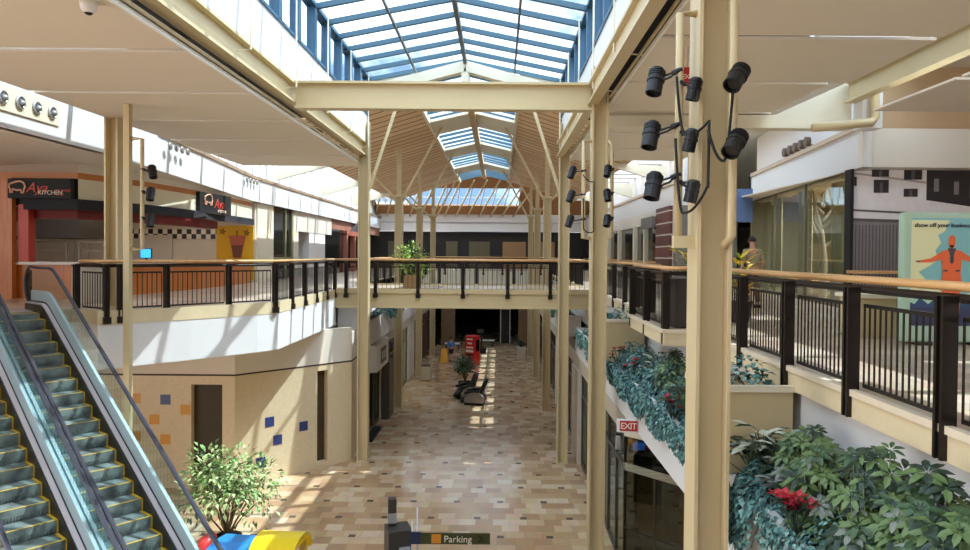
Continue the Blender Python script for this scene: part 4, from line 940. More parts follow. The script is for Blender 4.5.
def poins(label, x, y, h, n, r):
    t = thing('red_flower', label, 'flowers', (x, y, Z(h)), 'red poinsettias')
    R = random.Random(int(y * 100)); g = MB(); st = MB()
    for k in range(n):
        m = MB()
        c = Vector((x + R.uniform(-r, r), y + R.uniform(-r, r), Z(h) + R.uniform(-.08, .1)))
        for j in range(9):
            a = j * 2.4; m.leaf(c, (math.cos(a) - .4, math.sin(a) - .5, R.uniform(.1, .8)), (0, 0, 1), .085, .05, 0, .1, .2)
        for j in range(3):
            a = j * 2.1 + k; g.leaf(c - Vector((0, 0, .05)), (math.cos(a), math.sin(a), -.1), (0, 0, 1), .11, .06)
        st.tube([c, (x, y, Z(h) - .35)], .006, 4); m.build('bloom', REDF, t)
    g.build('leaves', GRN[1], t); st.build('stem', GRN[1], t)
poins('vivid red flower cluster at the front of the near leafy planter', 2.6, 6.05, -2.08, 9, .13)
poins('red flowers in turquoise ivy above the EXIT sign', 2.62, 10.5, -2.2, 6, .12); poins('red flowers right of the second column in the ivy', 2.66, 13.8, -2.12, 6, .15)
poins('red flowers tucked against the second column', 2.66, 15.4, -2.12, 6, .17); poins('faint red flowers between second and third column', 2.68, 19.0, -2.15, 4, .15)
def scheff(label, x, y, h, r, hh, n, seed):
    t = thing('umbrella_plant', label, 'plant', (x, y, Z(h)), 'umbrella plants in the near planter')
    R = random.Random(seed); m = MB(); st = MB()
    for k in range(n):
        a = R.random() * 2 * PI; e = R.random() ** .6
        c = Vector((min(3.2, x + r * e * math.cos(a) * .8), y + r * 1.25 * e * math.sin(a), Z(h) + hh * (.35 + .65 * R.random()) * (1 - .45 * e * e)))
        mi = R.choices((0, 1, 3, 2), (5, 4, 2, 2))[0]; ln = R.uniform(.09, .15); tilt = Vector((math.cos(a) * .5 * e - .25, math.sin(a) * .5 * e - .35, 1)).normalized()
        u = tilt.cross(Vector((0, 1, .2))).normalized(); v = tilt.cross(u)
        nl = R.randint(6, 8); o = R.random() * 6
        for j in range(nl):
            b = o + 2 * PI * j / nl; d = u * math.cos(b) + v * math.sin(b) + tilt * .12
            m.leaf2(c + d * .015, d, tilt, ln * R.uniform(.85, 1.1), ln * .42, mi if R.random() < .8 else 2, .05, .22)
        st.tube([c, c - Vector((0, 0, .12)), (x + (c.x - x) * .3, y + (c.y - y) * .3, Z(h))], .006, 4)
    m.build('foliage', GRN, t); st.build('stems', GRN[2], t)
scheff('glossy umbrella plant at the near end, low beside the right railing', 3.0, 4.75, -2.6, .33, 1.15, 95, 1)
scheff('tallest umbrella plant, topmost against the grey wall', 3.02, 6.75, -2.6, .34, 1.0, 80, 2)
scheff('umbrella plant with yellow edged leaves in the planter middle', 2.98, 5.45, -2.6, .34, 1.2, 110, 3)
scheff('umbrella plant just behind the vivid red flowers', 2.9, 6.2, -2.6, .32, .95, 80, 4)
scheff('umbrella plant leaning at the bottom edge of the view', 2.85, 4.3, -2.6, .32, 1.05, 90, 5)
scheff('green leafy plant amid the ivy below the overlook bay', 3.0, 12.0, -2.6, .33, 1.0, 70, 6)
def broad(label, x, y, h, r, hh, n, mats, seed, name='leafy_plant', ln=.26):
    t = thing(name, label, 'plant', (x, y, Z(h)))
    R = random.Random(seed); m = MB(); st = MB()
    for k in range(n):
        a = k * 2.4 + R.uniform(-.3, .3); e = R.uniform(.15, .8); zz = hh * (1 - .5 * e) * R.uniform(.6, 1)
        c = Vector((min(3.24, x + r * e * math.cos(a)), y + r * e * math.sin(a), Z(h) + zz)); d = Vector((math.cos(a), math.sin(a), R.uniform(.1, .9)))
        m.leaf2(c, d, (0, 0, 1), ln * R.uniform(.7, 1.15), ln * .45, R.choices((0, 1), (3, 2))[0], .08, .3)
        st.tube([(x, y, Z(h)), (x + (c.x - x) * .3, y + (c.y - y) * .3, Z(h) + zz * .6), c], .006, 4)
    m.build('leaves', mats, t); st.build('stems', GRN[0], t)
CAL = [mat('caladium_white', (200, 206, 186), .5, var=.1), GRN[1]]; SIL = [GRN[3], mat('silver_leaf', (142, 146, 142), .5, var=.1)]
broad('white and green peace lily against the nearest cream planter box', 2.82, 7.45, -2.55, .24, .8, 26, CAL, 3, 'peace_lily')
broad('second white leaved plant between peace lily and umbrella plants', 2.96, 7.2, -2.55, .22, .78, 22, CAL, 5, 'peace_lily')
broad('silver grey broad leaf plant in front of the peace lily', 2.88, 6.75, -2.55, .28, .5, 34, SIL, 8, 'silver_leaf_plant', .22)
broad('silver grey broad leaf plant under the umbrella plants', 2.86, 5.2, -2.55, .26, .42, 18, SIL, 9, 'silver_leaf_plant', .2)
broad('dark green arching plant in the ivy above the EXIT sign', 2.84, 10.3, -2.55, .28, .8, 26, [GRN[1], GRN[0]], 12, 'arching_plant', .3)
broad('dark leaved plant topping the ivy by the overlook bay', 3.0, 13.2, -2.55, .3, .85, 24, [GRN[0], CAL[0]], 13, 'arching_plant', .28)
broad('dark leafy plant against the cream box, beside the near column', 2.75, 7.55, -2.5, .26, .6, 30, [GRN[1], GRN[3]], 15, 'leafy_plant', .22)
# croton in a dark pot on the overlook
t = thing('croton_plant', 'yellow green croton in square dark pot on the overlook bay', 'potted plant', (3.9, 12.6, UP))
m = MB(); m.slab3([(3.0, 12.1, UP), (3.5, 12.1, UP), (3.5, 12.6, UP), (3.0, 12.6, UP)], (0, 0, .02)); 
m = MB(); m.box(3.04, 3.66, 12.05, 12.7, UP, UP + .86); m.build('pot', mat('pot_dark_brown', (52, 42, 36), .5), t, bevel=.02)
R = random.Random(4); m = MB(); st = MB()
for bx, by, cnt in ((3.42, 12.4, 60),(3.62, 12.5, 40)):
    for k in range(cnt):
        a = R.random() * 2 * PI; zz = R.uniform(-.1, .6); e = R.uniform(.05, .42); c = Vector((max(3.2, bx + e * math.cos(a)), by + e * math.sin(a), UP + .95 + zz)); d = Vector((math.cos(a), math.sin(a), R.uniform(.3, 1.4))); m.leaf2(c, d, (0, 0, 1), R.uniform(.18, .32), .08, R.choices((0, 1), (3, 3))[0], .06, .3)
        if k % 6 == 0: st.tube([(bx, by, UP + .8), c], .008, 4)
m.build('foliage', YEL, t); st.build('stems', GRN[0], t)
t = thing('croton_plant', 'bright yellow croton in low pot right of the near column', 'potted plant', (4.55, 13.2, UP))
m = MB(); m.lathe((4.62, 13.4, UP), [(.17, 0), (.24, .4), (.22, .4)], 16); m.build('pot', MATS['pot_dark_brown'], t)
m = MB(); st = MB()
for k in range(70):
    a = R.random() * 2 * PI; zz = R.uniform(0, .85); e = R.uniform(.03, .26) * (.5 + zz); c = Vector((4.62 + e * math.cos(a), 13.4 + e * math.sin(a), UP + .45 + zz)); d = Vector((math.cos(a), math.sin(a), R.uniform(.3, 1.2))); m.leaf2(c, d, (0, 0, 1), R.uniform(.2, .34), .08, R.choices((0, 1), (5, 2))[0], .06, .3)
    if k % 6 == 0: st.tube([(4.62, 13.4, UP + .35), c], .008, 4)
m.build('foliage', YEL, t); st.build('stems', GRN[0], t)
def bush(name, label, x, y, z, pot, r, hh, n, mats, seed, leaf=.16, squash=1.0, trunk=True, stemh=.3, clumps=7):
    t = thing(name, label, 'potted plant', (x, y, z)); R = random.Random(seed)
    ph = 0.0
    if pot:
        kind, pw, ph, pm2 = pot; m = MB()
        if kind == 'box': m.box(x - pw, x + pw, y - pw, y + pw, z, z + ph); m.build('pot', pm2, t, bevel=.015)
        else: m.lathe((x, y, z), [(pw * .75, 0), (pw, ph * .9), (pw * 1.06, ph), (pw * .9, ph), (pw * .85, ph - .05)], 18); m.build('pot', pm2, t, smooth=False)
    m = MB(); st = MB(); base = Vector((x, y, z + ph - .03))
    for c_ in range(clumps):
        a = c_ * 2.4; e = (c_ / clumps) ** .5; cc = Vector((x + r * .75 * e * math.cos(a), y + r * .75 * e * math.sin(a) * squash, z + ph + stemh + hh * R.uniform(.25, .95) * (1 - .3 * e)))
        st.tube([base, base + (cc - base) * .5 + Vector((0, 0, .05)), cc], [.025, .015, .008], 5)
        for k in range(n // clumps):
            d = Vector((R.gauss(0, 1), R.gauss(0, 1), R.gauss(.25, 1))).normalized(); p = cc + d * r * .48 * R.random() ** .5
            m.leaf(p, d + Vector((0, 0, -.2)), (R.uniform(-.3, .3), R.uniform(-.3, .3), 1), leaf * R.uniform(.7, 1.3), leaf * .5, R.choices(range(len(mats)), [3, 2] + [1] * (len(mats) - 2))[0], .1, .25)
    m.build('foliage', mats, t); st.build('stems', mat('stem_brown', (96, 78, 52), .8), t)
    return t
bush('potted_ficus', 'green and yellow bush in tan box behind the footbridge railing', -3.1, 25.0, UP, ('box', .28, .5, mat('tan_pot', (182, 146, 100), .6)), .75, .75, 620, [mat('ficus_bright', (150, 176, 70), .5, var=.15), GRN[0]], 21, .16, 1, True, .15, 8)
bush('potted_tree', 'pale green slender leafed tree on the lower floor behind the escalator', -6.05, 15.6, 0, ('round', .3, .5, MATS['pot_dark_brown']), 1.1, 1.5, 1700, [FERN[0], FERN[1], GRN[0]], 33, .15, 1, True, .45, 17)
# ================================================================== SPOTLIGHTS
def lamp_frame(label, parts):
    t = thing('light_frame', label, 'light frame', parts[0][0]); m = None
    for pts in parts:
        m = MB(); m.tube(pts, 0.042, 8); m.build('tube_arm', CREAM, t, smooth=True)
    return t
tn = lamp_frame('cream tubular light frame on the nearest column', [[(1.95, 6.95, Z(2.39)), (1.77, 6.95, Z(2.39)), (1.77, 6.95, Z(.12))], [(2.2, 6.85, Z(2.62)), (2.235, 6.74, Z(2.5)), (2.235, 6.74, Z(.2)), (2.2, 6.85, Z(.1))]])
m = MB(); m.box(1.72, 1.97, 6.9, 6.98, Z(.08), Z(.2)); m.build('bottom_plate', CREAM, tn)
lamp_frame('cream tubular light frame on the second column', [[(1.95, 14.9, Z(2.42)), (1.78, 14.9, Z(2.42)), (1.78, 14.9, Z(.36)), (1.95, 14.9, Z(.36))], [(2.3, 14.78, Z(2.42)), (2.36, 14.75, Z(2.3)), (2.36, 14.75, Z(.4)), (2.3, 14.8, Z(.36))]])
lamp_frame('cream rectangular light frame on the slim post by the escalators', [[(-7.5, 14.3, Z(2.3)), (-7.29, 14.3, Z(2.3)), (-7.29, 14.3, Z(0.05)), (-7.5, 14.3, Z(.05))]])
LENS = mat('lamp_lens', (50, 48, 46), .15)
def spot(label, mount, head, aim, s=1.0, group='black spotlights'):
    t = thing('spotlight', label, 'spotlight', mount, group); mo, c, d = Vector(mount), Vector(head), Vector(aim).normalized()
    m = MB(); L = .27 * s
    m.lathe(c - d * L * .5, [(.03 * s, -.01 * s), (.062 * s, 0), (.075 * s, .04 * s), (.078 * s, L * .42), (.088 * s, L * .43), (.088 * s, L * .52), (.078 * s, L * .53), (.08 * s, L), (.068 * s, L), (.064 * s, L * .85)], 16, 0, d)
    for k in (.1, .18, .26): m.lathe(c - d * L * .5 + d * L * k, [(.084 * s, 0), (.084 * s, .012 * s)], 16, 0, d)
    hd = m.build('lamp_head', BLACK, t, smooth=False)
    m = MB(); m.lathe(c + d * L * .36, [(.062 * s, 0), (.06 * s, .005)], 14, 0, d); m.build('lens', LENS, hd)
    side = d.cross(Vector((0, 0, 1))); side = side.normalized() if side.length > .1 else Vector((1, 0, 0))
    m = MB(); m.tube([c + side * .08 * s, c + side * .1 * s + (mo - c) * .3, mo], .012 * s, 6); m.tube([c - side * .08 * s, c - side * .1 * s + (mo - c) * .3, mo], .012 * s, 6); m.lathe(mo, [(.028 * s, -.05 * s), (.028 * s, .05 * s)], 8, 0, (mo - c)); m.build('yoke', BLACK, t)
    return t
for l, h, hx in (('top black spotlight left of the near column', 1.72, 1.53), ('middle black spotlight left of the near column', 1.19, 1.49), ('lowest black spotlight left of the near column', .69, 1.52)):
    spot(l, (1.74, 6.93, Z(h + .1)), (hx, 6.93, Z(h)), (-.22, -.25, -1))
for l, h, x in (('top black spotlight behind the near light frame tube', 1.6, 1.98), ('middle black spotlight behind the near light frame tube', 1.11, 1.95), ('lowest black spotlight behind the near light frame tube', .62, 1.97)):
    spot(l, (1.79, 6.9, Z(h + .1)), (x - .12, 6.74, Z(h)), (-.2, .1, -1.0), .8)
for l, h, x in (('top black spotlight in front of the near column', 1.66, 2.24), ('lower black spotlight in front of the near column', 1.05, 2.23)):
    spot(l, (2.235, 6.68, Z(h - .02)), (x - .05, 6.5, Z(h)), (-.55, -.5, -.75), 1.05)
for k, (h, w) in enumerate(((1.75, 'top'), (1.25, 'middle'), (.72, 'lowest'))):
    spot('%s small black spotlight left of the second column' % w, (1.78, 14.88, Z(h + .04)), (1.53 - .02 * k, 14.85, Z(h)), (-.35, -.2, -1), .95)
    spot('%s small black spotlight right of the second column' % w, (2.36, 14.7, Z(h + .06)), (2.24, 14.55, Z(h)), (-.2 + .25 * (k == 1), -.4, -1), .95)
for k, (h, w) in enumerate(((1.62, 'top'), (1.17, 'middle'), (.64, 'lowest'))):
    spot('%s black spotlight on the escalator side frame' % w, (-7.27, 14.28, Z(h + .06)), (-7.03 - .04 * (k > 0), 14.2, Z(h)), (.3 if k == 0 else .05, -.3, -1), 1.0)
def cable(label, pts, r=.014):
    q = []
    P = [Vector(p) for p in pts]
    for a, b in zip(P[:-1], P[1:]):
        for k in range(8):
            u = k / 8; q.append(a + (b - a) * u + Vector((0, 0, -.22 * 4 * u * (1 - u) * (b - a).length)))
    q.append(P[-1]); m = MB(); m.tube(q, r, 6); tag(m.build('power_cable', BLACKM, smooth=True), label, 'cable')
cable('black cable looping between lamps on the near column', [(1.72, 6.86, Z(1.75)), (1.78, 6.8, Z(1.2)), (2.0, 6.72, Z(1.3)), (1.99, 6.7, Z(.65))])
cable('black cable hanging low across the near light frame', [(1.72, 6.88, Z(1.15)), (1.78, 6.82, Z(.42)), (2.0, 6.7, Z(.7))])
cable('black cable drooping from the lamps in front of the near column', [(2.2, 6.64, Z(1.6)), (2.12, 6.64, Z(.9)), (1.98, 6.68, Z(1.2))])
cable('black cable looping between lamps on the second column', [(1.76, 14.8, Z(1.7)), (1.98, 14.72, Z(1.55)), (1.98, 14.7, Z(.5)), (1.78, 14.8, Z(.55)), (1.77, 14.8, Z(1.2))])
# ================================================================== ESCALATORS
STEPM = bpy.data.materials.new('escalator_step_ribbed'); STEPM.use_nodes = True
N, L = nodes_of(STEPM); b = N['Principled BSDF']; tcn = N.new('ShaderNodeTexCoord'); nz = N.new('ShaderNodeTexNoise'); nz.inputs['Scale'].default_value = 4; nz.inputs['Detail'].default_value = 4; L.new(tcn.outputs['Object'], nz.inputs[0])
cr = N.new('ShaderNodeValToRGB'); cr.color_ramp.elements[0].color = lin((78, 86, 84)); cr.color_ramp.elements[1].color = lin((122, 134, 130)); cr.color_ramp.elements[0].position = .35; cr.color_ramp.elements[1].position = .62; L.new(nz.outputs['Fac'], cr.inputs[0]); L.new(cr.outputs[0], b.inputs['Base Color']); b.inputs['Roughness'].default_value = .45; b.inputs['Metallic'].default_value = 0
YLW = mat('step_yellow', (214, 176, 52), .5, var=.15, scale=20); SKIRT = mat('escalator_skirt', (58, 56, 54), .35, metal=.4); DECK = mat('escalator_deck', (206, 198, 204), .45); RUB = mat('rubber_handrail', (46, 46, 58), .38, var=.05); INNER = mat('blue_grey_liner', (176, 192, 198), .4)
NEWEL = glass_mat('newel_dark_glass', (112, 98, 82), .08)
def softmin(a, b, k=.10): h = max(k - abs(a - b), 0) / k; return min(a, b) - h * h * k * .25
def softmax(a, b, k=.10): return -softmin(-a, -b, k)
def escalator(label, dv):
    t = thing('escalator', label, 'escalator', (-8.2 + .643 * dv, 13 + .766 * dv, 0))
    def W(u, v, h): v = v + dv; return Vector((-8.2 + .766 * u + .643 * v, 13 - .643 * u + .766 * v, Z(h)))
    def prof(u, off, offt): return softmax(softmin(-1.2 + offt, -1.69 - .578 * u + off), -6.8 + offt)
    SW = .80
    for k in range(-4, 27):
        u = k * .328; h = prof(u, 0, -.01); m = MB(); y_ = MB()
        def bx(u0, u1, v0, v1, h0, h1, mi):
            (y_ if mi else m).add([W(u0, v0, h0), W(u1, v0, h0), W(u1, v1, h0), W(u0, v1, h0), W(u0, v0, h1), W(u1, v0, h1), W(u1, v1, h1), W(u0, v1, h1)], [(0, 1, 2, 3), (7, 6, 5, 4), (4, 5, 1, 0), (5, 6, 2, 1), (6, 7, 3, 2), (7, 4, 0, 3)], 0)
        bx(u - .34, u - .012, -SW + .004, -.004, h - .2, h - .006, 0)
        # curved riser
        n = 5
        for i in range(n):
            a0, a1 = i / n, (i + 1) / n; c0, c1 = .02 * math.sin(a0 * PI), .02 * math.sin(a1 * PI)
            bx(u - .02, u - .012 + .012 + (c0 + c1) / 2 - .02 * a0, -SW + .004, -.004, h - .19 * a1, h - .19 * a0 - (.006 if i == 0 else 0), 0)
        # ribs on the riser
        for i in range(20):
            v = -SW + .02 + i * .038; bx(u - .008, u + .012, v, v + .012, h - .17, h - .02, 0)
        bx(u - .018, u + .004, -SW + .004, -.004, h - .008, h, 1); bx(u - .33, u - .03, -.045, -.004, h - .008, h, 1); bx(u - .33, u - .03, -SW + .004, -SW + .045, h - .008, h, 1); bx(u - .005, u + .016, -.022, -.004, h - .18, h - .008, 1)
        stp = m.build('step', STEPM, t); y_.build('yellow_edging', YLW, stp)
    us = [-2.1 + i * .12 for i in range(106)]
    def ribbon(v0, v1, offa, offta, offb, offtb, name, m_, u0=-1.9, u1=10.4):
        m = MB(); q = [u for u in us if u0 <= u <= u1]
        for a, c in zip(q[:-1], q[1:]):
            m.add([W(a, v0, prof(a, offa, offta)), W(c, v0, prof(c, offa, offta)), W(c, v1, prof(c, offa, offta)), W(a, v1, prof(a, offa, offta)), W(a, v0, prof(a, offb, offtb)), W(c, v0, prof(c, offb, offtb)), W(c, v1, prof(c, offb, offtb)), W(a, v1, prof(a, offb, offtb))], [(0, 1, 2, 3), (7, 6, 5, 4), (0, 4, 5, 1), (1, 5, 6, 2), (2, 6, 7, 3), (3, 7, 4, 0)])
        return m.build(name, m_, t)
    for s in (1, -1):
        f = (lambda v: v) if s > 0 else (lambda v: -SW - v)
        def V(a, c): x, y = f(a), f(c); return min(x, y), max(x, y)
        ribbon(*V(.003, .03), -.24, -.24, .10, .14, 'skirt_panel', SKIRT)
        ribbon(*V(.03, .10), -.24, -.2, .13, .17, 'inner_deck', DECK)
        ribbon(*V(.10, .112), .1, .1, .15, .2, 'deck_gasket', BLACK)
        ribbon(*V(.112, .16), -.3, -.3, .40, .40, 'balustrade_base', INNER)
        ribbon(*V(.128, .142), .40, .40, .9, .80, 'glass_balustrade', TINTGLASS)
        # newel glass at the top
        c = Vector((-1.9, 0)); m = MB(); R = .33; mid = -.72
        pts = [(-1.9 - R * math.cos(a), mid + R * math.sin(a)) for a in [-PI / 2 + PI * k / 14 for k in range(15)]]
        vv = f(.135); m.slab3([W(u, vv, h) for u, h in pts], W(0, .01, 0) - W(0, 0, 0)); m.build('newel_glass', NEWEL, t)
        path = [(-1.9 - (R + .05) * math.cos(a), mid + .02 + (R + .05) * math.sin(a) * 1.0) for a in [-PI / 2 + PI * k / 14 for k in range(15)]]
        path += [(u, prof(u, .95, .86) - .0) for u in us if -1.75 < u < 10.4]
        hb = prof(10.4, .95, .86); path += [(10.4 + .35 * math.sin(a), hb - .35 + .35 * math.cos(a)) for a in [PI * k / 8 for k in range(1, 9)]]
        m = MB(); m.tube([W(u, vv, h) for u, h in path], .034, 10, ry=.03); m.build('handrail', RUB, t, smooth=True)
    # truss cladding
    m = MB(); q = [u for u in us if -1.95 <= u <= 10.4]
    for a, c in zip(q[:-1], q[1:]):
        lo = lambda u: max(softmax(-1.69 - .578 * u - .95, -6.78), -6.78) if u > -.3 else softmin(-2.0, -1.69 - .578 * u - .95)
        m.add([W(a, -SW - .16, lo(a)), W(c, -SW - .16, lo(c)), W(c, .16, lo(c)), W(a, .16, lo(a)), W(a, -SW - .16, prof(a, -.3, -.26)), W(c, -SW - .16, prof(c, -.3, -.26)), W(c, .16, prof(c, -.3, -.26)), W(a, .16, prof(a, -.3, -.26))], [(3, 2, 1, 0), (4, 5, 6, 7), (0, 1, 5, 4), (1, 2, 6, 5), (2, 3, 7, 6), (3, 0, 4, 7)])
    m.build('truss', mat('truss_cladding', (170, 168, 164), .5), t)
    m = MB(); m.slab3([W(-2.3, -SW - .1, -1.2), W(-1.35, -SW - .1, -1.2), W(-1.35, .1, -1.2), W(-2.3, .1, -1.2)], (0, 0, .012)); m.build('comb_plate', ALU, t)
    return t
escalator('whole escalator beside the curved railing, with yellow edged steps and glass sides', 0.0)
escalator('escalator only partly in view, second one away from the curved railing', -1.15)

# ================================================================== LOWER LEVEL, right side
FR = mat('shop_frame_bronze', (90, 84, 74), .4, metal=.3); HDR = mat('shop_header_beige', (196, 184, 166), .6)
def wallbox2(name, x0, x1, y0, y1, z0, z1, m_, label=None):
    mb = MB(); mb.box(x0, x1, y0, y1, z0, z1); return struct(mb.build(name, m_), label)
wallbox2('wall_right_header', 2.66, 3.0, 14.9, Y1, 3.06, 3.54, HDR)
def glazing(idx, x, y0, y1, z0, z1, n, m_=SHOPGLASS):
    g = MB(); g.box(x, x + .02, y0, y1, z0, z1); o = struct(g.build('window_%d' % idx, m_))
    b = MB()
    for k in range(n + 1): y = y0 + (y1 - y0) * k / n; b.box(x - .03, x + .05, y - .03, y + .03, z0, z1)
    b.box(x - .03, x + .05, y0, y1, z0, z0 + .08); b.box(x - .03, x + .05, y0, y1, z1 - .06, z1); b.box(x - .03, x + .05, y0, y1, 2.25, 2.31)
    b.build('window_frame', FR, o); return o
glazing(20, 2.76, 15.0, 18.4, 0.0, 3.06, 3); wallbox2('wall_right_pilaster', 2.66, 3.0, 18.4, 19.0, 0, 3.06, HDR); glazing(21, 2.76, 19.0, 22.8, 0.0, 3.06, 3); wallbox2('wall_right_pilaster', 2.6, 3.0, 22.8, 24.6, 0, 3.06, HDR)
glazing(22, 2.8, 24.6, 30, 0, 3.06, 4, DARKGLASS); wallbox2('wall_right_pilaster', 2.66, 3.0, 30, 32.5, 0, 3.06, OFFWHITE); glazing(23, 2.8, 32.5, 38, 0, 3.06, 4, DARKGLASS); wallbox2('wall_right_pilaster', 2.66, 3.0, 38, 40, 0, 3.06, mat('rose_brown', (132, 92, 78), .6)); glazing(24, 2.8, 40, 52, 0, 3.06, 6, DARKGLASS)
# angled entrance under the planter
EA, EB = Vector((2.7, 14.9, 0)), Vector((3.75, 13.7, 0)); ed = (EB - EA).normalized(); en = Vector((ed.y, -ed.x, 0))
def epoly(mb, s0, s1, z0, z1, t, mi=0): mb.slab3([EA + ed * s0 + Vector((0, 0, z0)), EA + ed * s1 + Vector((0, 0, z0)), EA + ed * s1 + Vector((0, 0, z1)), EA + ed * s0 + Vector((0, 0, z1))], -en * t, mi)
g = MB(); epoly(g, 0, 1.6, 0.05, 3.0, .015); o = struct(g.build('window_25', glass_mat('entrance_glass', (140, 146, 136), .08)), 'dark glazed shop entrance set at an angle under the planter')
g = MB(); epoly(g, 0, 1.6, 2.27, 2.43, .1); epoly(g, 0, 1.6, 3.0, 3.2, .16); g.build('door_rail', CREAM_W, o)
g = MB(); epoly(g, 0, .04, 0, 3.0, .06); epoly(g, .78, .82, 0, 2.27, .05); epoly(g, 1.5, 1.6, 0, 3.0, .06); epoly(g, 0, 1.6, 1.02, 1.06, .04); g.build('window_frame', FR, o)
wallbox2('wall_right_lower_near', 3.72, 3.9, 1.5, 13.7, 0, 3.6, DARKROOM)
wallbox2('wall_shop_lower_rear', 7.0, 7.2, 12, 24, 0, 4.0, mat('shop_dim_wall', (96, 92, 80), .8)); wallbox2('wall_shop_lower_side', 2.8, 7.0, 22.7, 22.8, 0, 3.49, MATS['shop_dim_wall'])
wallbox2('column_shop', 4.0, 4.35, 16.6, 16.95, 0, 4.0, CREAM_W)
t = thing('hanging_shop_sign', 'small blue and amber lit sign glowing inside the angled shop entrance', 'sign', (3.5, 17.4, 2.0))
m = MB(); m.box(3.42, 3.72, 17.6, 17.68, 1.94, 2.12); m.build('blue_light', mat('blue_glow', (30, 70, 170), .4, emit=(40, 100, 220), estr=1.2), t); m = MB(); m.box(3.24, 3.42, 17.6, 17.66, 2.08, 2.2); m.build('amber_light', mat('amber_glow', (190, 110, 40), .4, emit=(230, 130, 40), estr=.8), t); m = MB(); m.box(3.5, 3.54, 17.68, 17.72, 0, 2.1); m.build('stem', BLACK, t)
t = thing('exit_sign', 'white and red EXIT sign over the angled shop entrance under the ivy', 'exit sign', (2.5, 12.9, 3.6))
m = MB(); ex = Vector((1, -.15, 0)).normalized(); m.obox((2.40, 12.95, Z(-3.16)), ex, (.15, 1, 0), (0, 0, 1), .19, .04, .12); m.build('casing', WHITE, t, bevel=.01)
m = MB(); m.obox((2.42, 12.905, Z(-3.155)), ex, (.15, 1, 0), (0, 0, 1), .16, .004, .095); fc = m.build('face', EXR, t)
text_part('lettering', 'EXIT', .165, EXW, fc, face_mtx(Vector((2.42, 12.897, Z(-3.21))) - ex * .15, ex, (0, 0, 1)), spacing=.85)
m = MB(); m.box(2.62, 2.72, 15.4, 15.5, 2.55, 2.85); tag(m.build('wall_alarm', WHITE, bevel=.015), 'small white alarm box on the shop frame behind the second column', 'alarm')
# ================================================================== LOWER LEVEL, left side
wallbox2('wall_left_header', -5.2, -4.84, 24.6, Y1, 3.0, 3.44, HDR)
glazing(26, -4.95, 24.9, 28.8, 0, 3.0, 3); wallbox2('wall_left_pilaster', -5.2, -4.84, 28.8, 29.4, 0, 3.0, HDR); wallbox2('wall_left_pilaster', -5.2, -4.84, 29.4, 31.2, 0, 3.0, mat('brown_portal', (96, 62, 48), .5)); glazing(27, -4.95, 31.2, 37.5, 0, 3.0, 4); wallbox2('wall_left_pilaster', -5.2, -4.84, 37.5, 40.2, 0, 3.0, OFFWHITE); glazing(28, -4.95, 40.2, 46, 0, 3.0, 4, DARKGLASS); wallbox2('wall_left_pilaster', -5.2, -4.84, 46, 48, 0, 3.0, MATS['brown_portal']); glazing(29, -4.95, 48, 52, 0, 3, 3, DARKGLASS)
wallbox2('wall_shop_left_rear', -9.2, -9.0, 24.6, 52, 0, 4.2, mat('shop_amber_wall', (166, 132, 88), .8)); wallbox2('wall_shop_left_side', -9.0, -4.96, 24.62, 24.7, 0, 3.39, OFFWHITE)
for y in (29.1, 37.8): wallbox2('wall_shop_left_side', -9.0, -5.2, y, y + .1, 0, 3.39, DARKROOM)
t = thing('shop_sign_box', 'white box sign with dark square emblem over the lower left shop', 'sign', (-4.7, 27.2, 2.4))
m = MB(); m.box(-4.84, -4.52, 26.0, 28.7, 2.4, 3.42); m.build('casing', OFFWHITE, t, bevel=.02); m = MB(); m.box(-4.52, -4.5, 26.9, 28.1, 2.6, 3.2); m.build('emblem', mat('sign_dark_grey', (88, 82, 76), .6), t)
m = MB()
for k in range(4): m.box(-4.505, -4.49, 27.0 + .27 * k, 27.13 + .27 * k, 2.75, 3.05)
m.build('emblem_marks', mat('emblem_pale', (196, 188, 174), .6), t)
m = MB(); m.box(-4.8, -4.5, 28.9, 30.0, 0, 2.35); tag(m.build('shop_portal_pier', FR, bevel=.01), 'dark bronze portal pier under the white box sign', 'pier')
m = MB(); m.box(-4.84, -4.55, 25.3, 27.2, 0, .12); tag(m.build('shop_sill', BLACKM), 'black sill at the foot of the lower left shop glass', 'sill')
